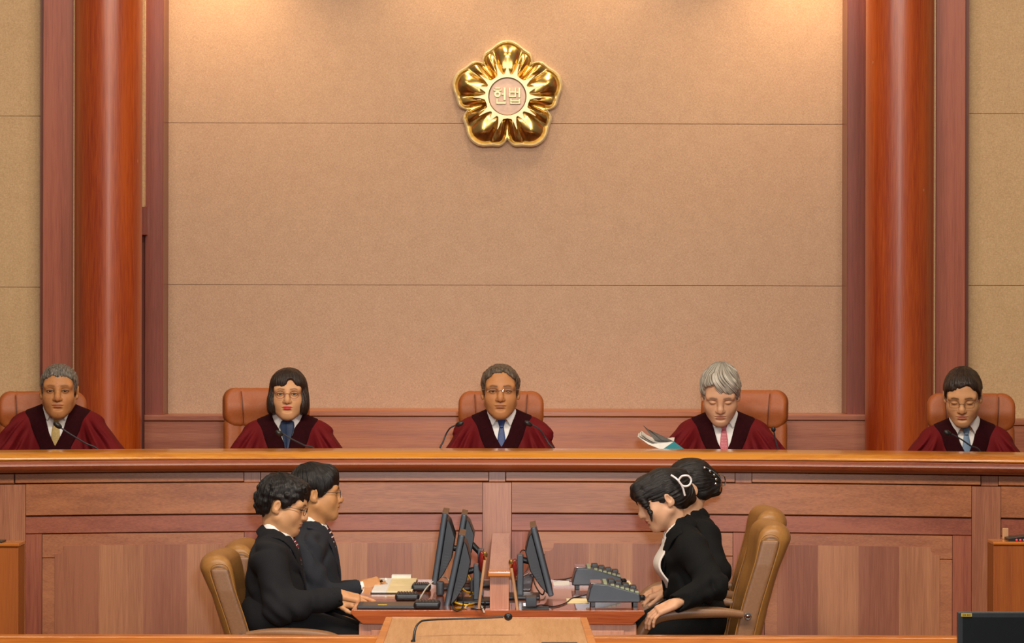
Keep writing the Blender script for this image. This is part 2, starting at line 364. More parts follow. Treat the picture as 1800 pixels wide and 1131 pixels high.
# ------------------------------------------------------------------ emblem on the wall
def emblem():
    Y0 = YW-0.012; d = Y0-CAMY; cx, cz = (891-CX)*d/FPX, zpix(171, Y0); S = 0.2885/540.0   # metres per drawing unit
    root = thing('flower_emblem', (cx, YW, cz), 'gold five-petalled flower emblem with a sunburst disc on the fabric wall', 'emblem')
    def outline(a):
        q = (math.degrees(a) % 72); q = min(q, 72-q)
        return float(np.interp(q, [0, 5, 10, 15, 19, 23, 27, 30, 32.5, 34.5, 36], [540, 537, 522, 500, 486, 480, 474, 460, 440, 418, 402]))
    NA = 360; NR = 40; prof = []
    vs = []; fs = []
    def hgt(a, t):           # t = 0 centre .. 1 outline
        q = ((math.degrees(a)+36) % 72)-36; aq = abs(q)
        valley = math.exp(-((36-aq)/3.2)**2)
        bulge = math.sin(min(1, t/0.93)*PI)**0.8 if t < .93 else 0
        R = 0.012+0.036*bulge*(0.55+0.45*math.cos(math.radians(q)*2.2))
        R += 0.012*math.exp(-((q)/8.0)**2)*math.exp(-((t-.76)/.13)**2)
        R -= 0.014*math.exp(-((aq-17)/4.0)**2)*math.exp(-((t-.66)/.25)**2)
        R += 0.008*math.exp(-((aq-25)/3.5)**2)*math.exp(-((t-.60)/.3)**2)
        R -= 0.034*valley*min(1, t*1.4)*(1 if t < .97 else .5)
        if t < .5: R *= .35+.65*t/.5
        if t > 0.90: R = max(R*(1-(t-.90)/.1)+0.010*(t-.90)/.1, 0.006)
        return max(R, 0.004)
    for i in range(NR+1):
        t = i/NR*0.955
        for k in range(NA):
            a = 2*PI*k/NA; r = outline(a)*t*S
            vs.append((cx+math.sin(a)*r, Y0-hgt(a, t), cz+math.cos(a)*r))
    for i in range(NR):
        for k in range(NA): fs.append((i*NA+k, i*NA+(k+1) % NA, (i+1)*NA+(k+1) % NA, (i+1)*NA+k))
    m = MB(); m.add(vs, fs); m.build('petals', M_gold, root, angle=80)
    # raised pale rim that follows the petals
    rings = []
    for k in range(NA+1):
        a = 2*PI*k/NA; r = outline(a)*S
        ring = []
        for (dr, h) in ((-0.017, 0.0), (-0.016, 0.030), (-0.009, 0.036), (-0.002, 0.032), (0.0, 0.022), (0.0, 0.0)):
            ring.append((cx+math.sin(a)*(r+dr), Y0+0.012-h, cz+math.cos(a)*(r+dr)))
        rings.append(ring)
    MB().loft(rings, closed=True, caps=False).build('rim', M_goldp, root, angle=60)
    # sunburst
    poly = []
    rays = []
    for p in range(5):
        for j in (-1, 0, 1): rays.append((p*72+j*19.5, 366 if j == 0 else 322))
    rays.sort(key=lambda t: t[0] % 360); rays = [(a % 360, l) for a, l in rays]
    for i, (a, l) in enumerate(rays):
        a2 = rays[(i+1) % 15][0]+(360 if i == 14 else 0)
        w = 6.6
        for (aa, rr) in ((a-w, 214), (a-w*.35, 260), (a-0.5, l), (a+0.5, l), (a+w*.35, 260), (a+w, 214), ((a+a2)/2, 207)): poly.append((aa, rr))
    front = [(cx+math.sin(math.radians(a))*r*S, Y0-0.066, cz+math.cos(math.radians(a))*r*S) for a, r in poly]
    back = [(x, Y0-0.02, z) for x, y, z in front]; nP = len(front)
    inner = [(cx+math.sin(math.radians(a))*180*S, Y0-0.066, cz+math.cos(math.radians(a))*180*S) for a, r in poly]
    fs = [(i, (i+1) % nP, nP+(i+1) % nP, nP+i) for i in range(nP)]+[(i, (i+1) % nP, 2*nP+(i+1) % nP, 2*nP+i) for i in range(nP)]
    m = MB(); m.add(front+back+inner, fs); m.build('sunburst', M_goldp, root, angle=30)
    R = Matrix.Rotation(PI/2, 3, 'X')
    m = MB(); m.lathe([(182*S, 0.0), (182*S, 0.050), (174*S, 0.056), (168*S, 0.052), (0.001, 0.052)], 64, (cx, Y0, cz), R)
    m.build('disc', M_silver, root, angle=30)
    # the two letters, as raised strokes
    def strokes(name, segs, rings_=()):
        mb = MB()
        for i_, (x0, z0, x1, z1) in enumerate(segs):
            mb.box(cx+(x0-597)*S, cx+(x1-597)*S, Y0-0.064-i_*.0005, Y0-0.045, cz-(z1-600)*S, cz-(z0-600)*S, 0.0012)
        for (x, z, r0, r1) in rings_:
            mb.lathe([(r1*S, 0.045), (r1*S, 0.064), (r0*S, 0.064), (r0*S, 0.045)], 20, (cx+(x-597)*S, Y0, cz-(z-600)*S), R)
        mb.build(name, M_goldp, root, smooth=False)
    strokes('letter', [(480, 516, 530, 529), (466, 535, 543, 549), (560, 515, 582, 636), (540, 572, 562, 587), (492, 622, 507, 672), (492, 655, 584, 672)], [(504, 578, 13, 30)])
    strokes('letter', [(611, 518, 627, 608), (664, 518, 680, 608), (611, 552, 680, 566), (611, 593, 680, 608), (699, 518, 719, 612), (680, 556, 700, 570),
                       (622, 620, 638, 672), (702, 620, 719, 672), (622, 637, 719, 650), (622, 658, 719, 672)])
emblem()

# ------------------------------------------------------------------ the judges' bench (gently curved, nearer at its ends)
YB = -0.75; KB = 0.067
def bx(px, nf=0.0):                      # photo column on the bench face -> X
    X = 0.0
    for _ in range(12):
        Y = YB-KB*(X-0.0)**2-nf; X = (px-CX)*(Y-CAMY)/FPX
    return X
def by(X): return YB-KB*X*X
def bz(py): return CAMH-(py-CY)*(YB-CAMY)/FPX
bench = thing('curved_bench', (0, YB, 0.0), 'long curved panelled wooden bench with an orange-topped rail in front of the robed people', 'bench')
def sweep(mb, prof, px0, px1, step=14.0, mi=0, nf=0.0):
    X0, X1 = bx(px0, nf), bx(px1, nf); N = max(1, int(abs(px1-px0)/step)); rings = []
    for i in range(N+1):
        X = X0+(X1-X0)*i/N; rings.append([(X+2*KB*X*(-nn)*-1*0, by(X)-nn, z) for nn, z in prof])
    mb.loft(rings, mi=mi); return mb
def slab(mb, px0, px1, y0, y1, nf=0.0, c=0.0025, back=0.05, mi=0, step=14.0):
    z1, z0 = bz(y0), bz(y1); g = 0.0011; z1 -= g; z0 += g
    prof = [(-back, z0), (nf-c, z0), (nf, z0+c), (nf, z1-c), (nf-c, z1), (-back, z1)]
    X = 0.45
    return sweep(mb, prof, px0+X, px1-X, step, mi, nf)
LO, HI = -750, 2560
sweep(MB(), [(-0.07, 0.0), (-0.022, 0.0), (-0.022, 1.14), (-0.07, 1.14)], LO, HI, 20).build('backing', M_gap, bench)
zt = CAMH-(793-CY)*(YB-0.0-CAMY)/FPX
rail_prof = [(-0.30, 1.10), (-0.30, zt-0.004), (-0.295, zt), (-0.06, zt), (0.0, zt-0.004), (0.045, zt-0.016), (0.066, zt-0.027), (0.072, zt-0.0305), (0.078, zt-0.031), (0.090, zt-0.036),
             (0.098, zt-0.046), (0.100, zt-0.058), (0.095, zt-0.070), (0.083, zt-0.079), (0.066, zt-0.0845), (0.0, zt-0.0845), (-0.02, 1.10)]
top_prof = [(-0.30, 1.12), (-0.30, zt-0.004), (-0.295, zt), (-0.03, zt), (0.030, zt-0.004), (0.046, zt-0.012), (0.060, zt-0.020), (0.066, zt-0.026), (0.066, zt-0.031), (0.05, zt-0.033), (0.0, zt-0.05)]
nose_prof = [(0.0, zt-0.031), (0.055, zt-0.0312), (0.068, zt-0.035), (0.077, zt-0.045), (0.080, zt-0.056), (0.076, zt-0.068), (0.066, zt-0.078), (0.050, zt-0.0845), (0.0, zt-0.0845), (-0.02, 1.10)]
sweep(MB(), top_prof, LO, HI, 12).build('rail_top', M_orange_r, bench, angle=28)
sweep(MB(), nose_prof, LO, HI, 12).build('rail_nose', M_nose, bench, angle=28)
def rep(*a): return a
P = 852.0       # length of one bay in photo columns at the centre
# frieze strip: long panels and small blocks
mb = MB(); blocks = MB()
frz = [(-826, -404), (-400, 27-2), (27, 429), (459, 859.5), (890, 1292.5), (1322.5, 1724.5), (1755.5, 2160), (2190, HI)]
for a, b in frz: o = slab(MB(), a, b, 829, 846.5, 0.012).build('frieze_panel', M_beam_h, bench)
for a, b in ((-1, 26), (429.5, 458.5), (860, 889), (1293, 1322), (1725, 1755), (2160, 2190)):
    slab(MB(), a, b, 829, 848, 0.004).build('frieze_block', M_post, bench)
# posts
for a, b in ((-6, 46), (849, 900), (1708.5, 1760)):
    slab(MB(), a, b, 848, 1500, 0.006).build('post', M_post, bench)
def bay(a, b):
    slab(MB(), a, b, 847.5, 902.5, 0.010).build('upper_panel', M_beam_h, bench)
    slab(MB(), a, b, 903, 934, -0.002, step=20).build('band', M_band, bench)
    w = b-a
    A0, A1, B0, B1 = a+28, a+383, a+(1289-900+100-96)*1.0, b-33
    if a == 900: A0, A1, B0, B1 = 936, 1289, 1345, 1675
    elif a == 46: A0, A1, B0, B1 = 75, 430, 465, 828
    else: A0, A1, B0, B1 = a+29, a+384, a+419, a+782
    for u0, u1 in ((a, A0), (A1, B0), (B1, b)): slab(MB(), u0, u1, 934, 1500, -0.002).build('band_upright', M_band_v, bench)
    for (p, q) in ((A0, A1), (B0, B1)):
        mbf = MB(); slab(mbf, p, q, 934.6, 976, 0.0); slab(mbf, p, p+24, 975.9, 1500, 0.0); slab(mbf, q-24, q, 975.9, 1500, 0.0)
        # notched corner pieces of the frame
        mbf.build('panel_frame', M_tan, bench)
        # inset panel with notched corners and veneer strips
        pa, pb = p+22.5, q-22.5; y0 = 955.0; nstr = 4; N = 56; mbp = MB()
        def topy(u, pa=pa, pb=pb):
            s = min(u-pa, pb-u)
            if s < 5: return y0+14
            if s < 16: return y0+14-11*math.sqrt(max(0, 1-((16-s)/11.0)**2)) if False else y0+3+11*(1-math.sqrt(max(0, 1-((16-s)/11.0)**2)))*0+ (11*math.sqrt(max(0, 1-((s-5)/11.0)**2)))
            return y0
        us = sorted(set([pa+(pb-pa)*i/N for i in range(N+1)]+[pa+5, pa+4.9, pb-5, pb-4.9, pa+16, pb-16]+[pa+s for s in (7, 9, 11, 13, 15)]+[pb-s for s in (7, 9, 11, 13, 15)]+[pa+(pb-pa)*i/4 for i in (1, 2, 3)]))
        for u0, u1 in zip(us[:-1], us[1:]):
            k = min(3, int(((u0+u1)/2-pa)/(pb-pa)*4)); X0, X1 = bx(u0), bx(u1)
            nf = 0.0045
            v = [(X0, by(X0)-nf, 0.02), (X1, by(X1)-nf, 0.02), (X1, by(X1)-nf, bz(topy(u1))), (X0, by(X0)-nf, bz(topy(u0))),
                 (X1, by(X1)+.03, bz(topy(u1))), (X0, by(X0)+.03, bz(topy(u0)))]
            mbp.add(v, [(0, 1, 2, 3), (3, 2, 4, 5)], k % 2)
        mbp.build('inset_panel', [M_vd, M_vl], bench, fixn=False)
bay(46, 849); bay(900, 1708.5); bay(1760, 2560); bay(-750, -6)
sweep(MB(), [(-0.62, 1.015), (-0.28, 1.015), (-0.28, 1.05), (-0.62, 1.05)], LO, HI, 30).build('desk_top', M_desk, bench)
sweep(MB(), [(-0.12, 0.30), (-0.09, 0.30), (-0.09, 1.02), (-0.12, 1.02)], LO, HI, 30).build('modesty_board', M_band, bench)

# ------------------------------------------------------------------ front barrier and side boxes
def frontrail(px0, px1, yt, nm):
    dd = 11.25; x0, x1 = (px0-CX)*dd/FPX, (px1-CX)*dd/FPX; Y = CAMY+dd; z = CAMH-(yt-CY)*dd/FPX
    r = thing('low_barrier', ((x0+x1)/2, Y, 0), nm, 'barrier', 'low wooden barriers either side of the lectern')
    MB().prism([(Y-0.03, z-0.03), (Y-0.022, z-0.004), (Y, z), (Y+0.03, z), (Y+0.036, z-0.03)], 'x', x0, x1).build('cap', M_orange, r, bevel=0.002)
    MB().box(x0, x1, Y-0.015, Y+0.02, 0, z-0.03).build('board', M_orange_v, r)
frontrail(-300, 676, 1118.5, 'low orange wooden barrier left of the lectern, in front of the dark-suited men')
frontrail(1039, 2100, 1117.5, 'low orange wooden barrier right of the lectern, in front of the black-suited women')
def sidebox(px0, px1, yt, dd, lb, dep=0.16):
    Y = CAMY+dd; x0, x1 = (px0-CX)*dd/FPX, (px1-CX)*dd/FPX; z = CAMH-(yt-CY)*dd/FPX
    r = thing('side_cabinet', ((x0+x1)/2, Y, 0), lb, 'cabinet')
    MB().box(x0, x1, Y, Y+dep, 0, z-0.012, 0.002).build('body', M_orange_v, r)
    MB().box(x0-0.001, x1+0.003, Y-0.006, Y+dep, z-0.012, z, 0.003).build('top', M_orange, r)
    return Y, x0, x1, z
sidebox(-260, 33.5, 957.5, 12.2, 'plain orange-brown wooden cabinet at the left edge before the bench')
Yb, xb0, xb1, zb = sidebox(1747, 2000, 951, 12.6, 'plain orange-brown wooden cabinet at the right edge before the bench')
# dark boxes on the cabinets
r = thing('indicator_unit', (W(1790, 950, 12.7).x, CAMY+12.70, zb), 'black low unit with small red lights on the right cabinet', 'device')
a = W(1769, 948, 12.7); b = W(1840, 938, 12.7)
MB().prism([(a.x, zb), (b.x, zb), (b.x, zb+0.028), (a.x+0.05, zb+0.017), (a.x, zb+0.010)], 'y', CAMY+12.63, CAMY+12.74).build('housing', M_black, r, bevel=0.001)
mled, nt_, b_ = newmat('red_indicator'); b_.inputs['Base Color'].default_value = (.6, .02, .03, 1); b_.inputs['Emission Color'].default_value = (1, .05, .08, 1); b_.inputs['Emission Strength'].default_value = 0.8
mb = MB()
for i in range(6): mb.ell((a.x+0.03+i*0.014, CAMY+12.627, zb+0.005), (0.0045, 0.003, 0.0035), None, 8, 6)
mb.build('indicator_lights', mled, r)
o = MB().box(W(1763, 0, 12.745).x, W(1773.5, 0, 12.745).x, CAMY+12.745, CAMY+12.758, zb, CAMH-(927-CY)*12.75/FPX, 0.002).build('wood_block', M_lect); meta(o, 'small pale wooden upright block on the right cabinet', 'block')
o = MB().box(W(-30, 0, 12.25).x, W(7, 0, 12.25).x, CAMY+12.22, CAMY+12.32, CAMH-(957.5-CY)*12.2/FPX, CAMH-(951.5-CY)*12.3/FPX, 0.002).build('black_box', M_black); meta(o, 'corner of a small black box on the left cabinet', 'box')
# ------------------------------------------------------------------ distance-field modelling (all bodies, hair and clothes)
f32 = np.float32
def A3(v): return np.array(v, dtype=f32)
def smin(a, b, k):
    if k <= 0: return np.minimum(a, b)
    h = np.maximum(k-np.abs(a-b), 0)/k; return np.minimum(a, b)-h*h*k*0.25
def smax(a, b, k): return -smin(-a, -b, k)
def rotm(rx=0, ry=0, rz=0): return np.array(Euler((math.radians(rx), math.radians(ry), math.radians(rz))).to_matrix(), dtype=f32)
def ell(p, c, r, R=None):
    q = p-A3(c)
    if R is not None: q = q @ R          # into the ellipsoid's own frame (R columns = axes)
    r = A3(r); k0 = np.sqrt(((q/r)**2).sum(1))+1e-9; k1 = np.sqrt(((q/(r*r))**2).sum(1))+1e-9
    return k0*(k0-1)/k1
def cap(p, a, b, ra, rb=None):
    if rb is None: rb = ra
    a = A3(a); b = A3(b); ab = b-a; t = np.clip(((p-a) @ ab)/max(1e-9, float(ab @ ab)), 0, 1)
    return np.sqrt(((p-a-t[:, None]*ab)**2).sum(1))-(ra+(rb-ra)*t)
def ecap(p, a, b, ra, rb, flat, axis):      # capsule squashed along a world axis vector
    a = A3(a); b = A3(b); ax = A3(axis); ax = ax/np.linalg.norm(ax); ab = b-a
    t = np.clip(((p-a) @ ab)/max(1e-9, float(ab @ ab)), 0, 1); d = p-a-t[:, None]*ab
    s = d @ ax; d = d+(s*(1/flat-1))[:, None]*ax
    return (np.sqrt((d**2).sum(1))-(ra+(rb-ra)*t))*(flat*0.5+0.5)
def rbox(p, c, h, r, R=None):
    q = p-A3(c)
    if R is not None: q = q @ R
    q = np.abs(q)-(A3(h)-r); return np.sqrt((np.maximum(q, 0)**2).sum(1))+np.minimum(q.max(1), 0)-r
def _hash(i, j, k, s):
    n = (i*73856093 ^ j*19349663 ^ k*83492791 ^ (s*2654435761 & 0x7fffffff)).astype(np.int64) & 0x7fffffff
    n = (n ^ (n >> 13))*1274126177 & 0x7fffffff; return ((n ^ (n >> 16)) & 0xffff).astype(f32)/65535.0
def noise(p, sc, seed=0):
    q = p*(A3(sc) if not np.isscalar(sc) else f32(sc)); i = np.floor(q).astype(np.int64); f = (q-i).astype(f32); f = f*f*(3-2*f); r = 0
    for dx in (0, 1):
        for dy in (0, 1):
            for dz in (0, 1):
                w = (f[:, 0] if dx else 1-f[:, 0])*(f[:, 1] if dy else 1-f[:, 1])*(f[:, 2] if dz else 1-f[:, 2])
                r = r+w*_hash(i[:, 0]+dx, i[:, 1]+dy, i[:, 2]+dz, seed)
    return r*2-1
def nets(fn, lo, hi, h, margin=3.2):
    lo = A3(lo); hi = A3(hi); st = 4
    n = [int(math.ceil((hi[i]-lo[i])/h/st))*st for i in range(3)]
    nc = [x//st for x in n]
    cg = np.stack(np.meshgrid(*[lo[i]+(np.arange(nc[i])+0.5)*st*h-h*0.5 for i in range(3)], indexing='ij'), -1).reshape(-1, 3).astype(f32)
    fc = fn(cg).reshape(nc); act = np.abs(fc) < st*h*0.9*margin
    F = np.repeat(np.repeat(np.repeat(fc, st, 0), st, 1), st, 2).astype(f32)
    m = np.repeat(np.repeat(np.repeat(act, st, 0), st, 1), st, 2)
    idx = np.argwhere(m); pts = (lo+idx*f32(h)).astype(f32); out = np.empty(len(pts), f32)
    for s in range(0, len(pts), 400000): out[s:s+400000] = fn(pts[s:s+400000])
    F[m] = out
    F[0] = F[-1] = 1; F[:, 0] = F[:, -1] = 1; F[:, :, 0] = F[:, :, -1] = 1
    S = F < 0; nx, ny, nz = F.shape
    c = np.zeros((nx-1, ny-1, nz-1), np.int8); sl = lambda d, N: slice(d, N-1+d)
    for a in (0, 1):
        for b in (0, 1):
            for e in (0, 1): c += S[sl(a, nx), sl(b, ny), sl(e, nz)]
    ac = (c > 0) & (c < 8); cells = np.argwhere(ac); ids = -np.ones(ac.shape, np.int64); ids[ac] = np.arange(len(cells))
    P = np.zeros((len(cells), 3), np.float64); cnt = np.zeros(len(cells))
    i, j, k = cells.T
    for ax in range(3):
        for u in (0, 1):
            for v in (0, 1):
                o0 = [0, 0, 0]; o0[(ax+1) % 3] = u; o0[(ax+2) % 3] = v; o1 = list(o0); o1[ax] = 1
                a = F[i+o0[0], j+o0[1], k+o0[2]]; b = F[i+o1[0], j+o1[1], k+o1[2]]; s = (a < 0) != (b < 0)
                t = np.where(s, a/np.where(s, a-b, 1), 0)
                for x in range(3):
                    P[:, x] += np.where(s, (o0[x]+(t if x == ax else 0)), 0)
                cnt += s
    P = P/cnt[:, None]+cells; V = lo+P*h; faces = []
    for ax in range(3):
        u, v = (ax+1) % 3, (ax+2) % 3
        A = S; sa = [slice(None)]*3; sb = [slice(None)]*3; sa[ax] = slice(0, -1); sb[ax] = slice(1, None)
        ch = S[tuple(sa)] != S[tuple(sb)]; e = np.argwhere(ch); e = e[(e[:, u] > 0) & (e[:, v] > 0) & (e[:, u] < F.shape[u]-1) & (e[:, v] < F.shape[v]-1)]
        ins = S[e[:, 0], e[:, 1], e[:, 2]]
        def g(du, dv):
            q = e.copy(); q[:, u] -= du; q[:, v] -= dv; return ids[q[:, 0], q[:, 1], q[:, 2]]
        q = np.stack([g(1, 1), g(0, 1), g(0, 0), g(1, 0)], 1); q[~ins] = q[~ins][:, ::-1]; faces.append(q)
    return V.astype(np.float64), np.concatenate(faces)
def relax(V, Fq, it=1, lam=0.5):
    n = len(V); a = Fq.reshape(-1); b = np.roll(Fq, -1, 1).reshape(-1)
    for _ in range(it):
        s = np.zeros_like(V); c = np.zeros(n)
        for x in range(3): s[:, x] = np.bincount(a, V[b, x], n)+np.bincount(b, V[a, x], n)
        c = np.bincount(a, minlength=n)+np.bincount(b, minlength=n)
        V = V+lam*(s/np.maximum(c, 1)[:, None]-V)
    return V
def np_mesh(name, parts, mats, parent, M=None, col=None, flow=None, local=False):
    """parts: list of (V, F) world coordinates (or local to parent when local)"""
    Vs = []; Fs = []; n = 0
    for V, Fq in parts: Vs.append(V); Fs.append(Fq+n); n += len(V)
    V = np.concatenate(Vs); Fq = np.concatenate(Fs)
    if not local and parent is not None: V = V-np.array(wloc(parent))
    me = bpy.data.meshes.new(name); me.vertices.add(len(V)); me.vertices.foreach_set('co', V.astype(f32).reshape(-1))
    me.loops.add(len(Fq)*4); me.loops.foreach_set('vertex_index', Fq.reshape(-1).astype(np.int32))
    me.polygons.add(len(Fq)); me.polygons.foreach_set('loop_start', np.arange(len(Fq), dtype=np.int32)*4)
    try: me.polygons.foreach_set('loop_total', np.full(len(Fq), 4, np.int32))
    except Exception: pass
    me.polygons.foreach_set('use_smooth', np.ones(len(Fq), bool))
    for mt in (mats if isinstance(mats, (list, tuple)) else [mats]): me.materials.append(mt)
    if col is not None:
        at = me.color_attributes.new('Col', 'FLOAT_COLOR', 'POINT'); c4 = np.ones((len(V), 4), f32); c4[:, :3] = col; at.data.foreach_set('color', c4.reshape(-1))
    if flow is not None:
        at = me.attributes.new('Flow', 'FLOAT_VECTOR', 'POINT'); at.data.foreach_set('vector', flow.astype(f32).reshape(-1))
    me.update(); me.validate()
    o = bpy.data.objects.new(name, me); COL.objects.link(o)
    if parent is not None: o.parent = parent
    if M is not None: o.matrix_local = M
    return o
class Field:                                 # a list of shapes blended one after another
    def __init__(s): s.ops = []
    def e(s, c, r, k=0.02, R=None): s.ops.append(('+', lambda p: ell(p, c, r, R), k)); return s
    def c(s, a, b, ra, rb=None, k=0.02): s.ops.append(('+', lambda p: cap(p, a, b, ra, rb), k)); return s
    def ec(s, a, b, ra, rb, flat, axis, k=0.02): s.ops.append(('+', lambda p: ecap(p, a, b, ra, rb, flat, axis), k)); return s
    def b(s, c, h, r, k=0.02, R=None): s.ops.append(('+', lambda p: rbox(p, c, h, r, R), k)); return s
    def f(s, fn, k=0.02, op='+'): s.ops.append((op, fn, k)); return s
    def me(s, c, r, k=0.01, R=None): s.ops.append(('-', lambda p: ell(p, c, r, R), k)); return s
    def mc(s, a, b, ra, rb=None, k=0.01): s.ops.append(('-', lambda p: cap(p, a, b, ra, rb), k)); return s
    def clip(s, fn, k=0.005): s.ops.append(('&', fn, k)); return s
    def disp(s, fn): s.ops.append(('d', fn, 0)); return s
    def __call__(s, p):
        d = None
        for op, fn, k in s.ops:
            v = fn(p)
            if d is None: d = v; continue
            if op == '+': d = smin(d, v, k)
            elif op == '-': d = smax(d, -v, k)
            elif op == '&': d = smax(d, v, k)
            else: d = d+v
        return d
# ------------------------------------------------------------------ heads (local frame: face looks to -y, z up, eyes at z = 0)
SK = {'a': ('#c8915f', '#a8564a'), 'b': ('#d09c6e', '#b85460'), 'c': ('#bd8250', '#96503e'), 'd': ('#d6a682', '#b04a44')}
def head_field(s):
    fem = s.get('fem', 0); jw = s.get('jaw', 1.0); F = Field(); cl = s.get('eyes', 1.0); fat = s.get('cheek', 1.0)
    F.e((0, .014, .032), (.0735, .092, .077))
    F.e((0, -.030, -.030), (.0610*jw, .060, .080), .035)
    F.e((0, -.040, -.062), (.044*jw, .040, .042), .03)
    F.e((0, -.050, .045), (.055, .036, .045), .03)
    F.c((0, -.068, -.094), (0, -.072, -.098), .0165 if not fem else .0145, k=.03)
    for x in (-1, 1):
        F.c((x*.053*jw, .000, -.052), (x*.016, -.066, -.095), .018, .014, k=.030)
        F.e((x*.041, -.058, -.028), (.020*fat, .019, .022), .030)
        F.e((x*.029, -.036, -.040), (.024, .034, .036), .025)
        F.e((x*.027, -.076, .021), (.028, .012, .010), .030)
    F.e((0, -.074, -.060), (.029, .021, .026), .022)
    for x in (-1, 1): F.me((x*.0315, -.101, .002), (.0175, .0145, .0105), .014)
    F.c((0, -.086, .014), (0, -.103, -.026), .0085, .0108, k=.014)
    F.c((0, -.103, -.026), (0, -.1045, -.033), .0125, .0120, k=.008)
    for x in (-1, 1):
        F.e((x*.0125, -.0955, -.0355), (.0072, .0095, .0068), .007)
        F.me((x*.0062, -.1025, -.0435), (.0034, .0052, .003), .003)
    # mouth
    F.e((0, -.0905, -.0585), (.0240, .0090, .0055), .006); F.e((0, -.0900, -.0670), (.0200, .0100, .0062), .005)
    F.mc((-.024, -.0925, -.0628), (0, -.1015, -.0620), .0013, k=.004); F.mc((.024, -.0925, -.0628), (0, -.1015, -.0620), .0013, k=.004)
    F.me((0, -.094, -.0765), (.017, .006, .005), .010)
    # eyelids (a full ball with a slit cut in)
    for x in (-1, 1):
        F.e((x*.0315, -.0775, .000), (.0150, .0140, .0118), .005)
        if cl > .3: F.me((x*.0318, -.0950, -.0008), (.0132, .0100, .0046*cl), .0015)
        else: F.mc((x*.0315-.011, -.0905, -.0045), (x*.0315+.011, -.0905, -.0045), .0008, k=.002)
        F.mc((x*.0315-.011, -.0905, .0078), (x*.0315+.011, -.0895, .0072), .0009, k=.004)
        # ear
        R = rotm(14, 0, x*18)
        F.e((x*.0775, .016, -.006), (.0075, .0175, .030), .008, R); F.e((x*.076, .008, -.028), (.006, .009, .010), .006)
        F.me((x*.0860, .011, -.002), (.0065, .0090, .0165), .004, R)
        if s.get('deeplines'): F.mc((x*.020, -.0945, -.040), (x*.031, -.081, -.058), .0010, k=.009)
    nb = s['neckl']; nr = s.get('neckr', .050 if not fem else .044)
    F.c((0, .026, -.055), nb, nr, nr*1.06, k=.030)
    return F
def head_col(p, s):
    base, lip = SK[s.get('skin', 'a')]; base = A3(H(base)); n = len(p); c = np.tile(base, (n, 1)); x = np.abs(p[:, 0]); y = p[:, 1]; z = p[:, 2]
    def bl(m, cc):
        m = np.clip(m, 0, 1)[:, None]; c[:] = c*(1-m)+A3(cc)*m
    g = lambda v, s_: np.exp(-(v/s_)**2)
    c[:] = c*(1+0.07*noise(p, 60, 3)[:, None])
    bl(0.16*g(x-.044, .018)*g(z+.028, .016)*(y < -.03), tuple(base*A3((1.05, .75, .7))))
    bl(0.35*g(x, .014)*g(z+.034, .012)*(y < -.09), tuple(base*A3((1.02, .72, .66))))
    if s.get('spots'): bl(np.clip((noise(p, 150, 8)-.55)*3, 0, .35), tuple(base*A3((.7, .55, .5))))
    lipm = np.maximum((1-((x/.0235)**2+((z+.0588)/.0050)**2)), (1-((x/.0200)**2+((z+.0672)/.0058)**2)))
    bl(np.clip(lipm*3, 0, 1)*(y < -.075)*s.get('lipk', .55), s.get('lip') and H(s['lip']) or H(lip))
    bl(g(z+.0624, .0013)*(x < .0245)*(y < -.075)*.7, tuple(base*.25))
    brow = s.get('brow', '#2a1d16'); bt = s.get('browt', .0038)
    zz = .0215+.0035*np.clip((x-.012)/.02, 0, 1)-.004*np.clip((x-.034)/.014, 0, 1)
    bl(g(z-zz, bt)*np.clip((x-.010)/.004, 0, 1)*np.clip((.050-x)/.008, 0, 1)*(y < -.05)*s.get('browk', .85), H(brow))
    # lash line round the slit, soft lid crease
    cl = s.get('eyes', 1.0)
    if cl > .3:
        e = np.sqrt(((x-.0318)/.0134)**2+((z+.0008)/(.0048*cl+.0010))**2); up = (z > -.001)
        bl(g(e-1, .34)*(y < -.06)*np.where(up, 1.0, .45), (.025, .014, .010))
    else: bl(g(z+.0045+((x-.0315)/.03)**2*.02*-1, .0016)*(np.abs(x-.0315) < .0135)*(y < -.06)*.85, (.03, .018, .012))
    bl(g(x-.0065, .003)*g(z+.0425, .0028)*(y < -.09)*.8, tuple(base*.18))  # nostril holes darkened in the skin colour, as shade inside them
    bl(.25*g(z+.016, .006)*g(x-.031, .013)*(y < -.06), tuple(base*A3((.75, .66, .62))))
    if s.get('beard'): bl(s['beard']*np.clip((-.045-z)/.02, 0, 1)*(y < 0)*np.clip(1-np.clip(lipm*3, 0, 1), 0, 1)*(x < .06), tuple(base*A3((.72, .70, .70))))
    if s.get('crown'): bl(s['crown']*np.clip((z-.05)/.03, 0, 1), H(s.get('scalp', '#6b5648')))
    return c
def lineL(y, pts):
    xs = [a for a, b in pts]; return np.interp(y, xs, [b for a, b in pts]).astype(f32)
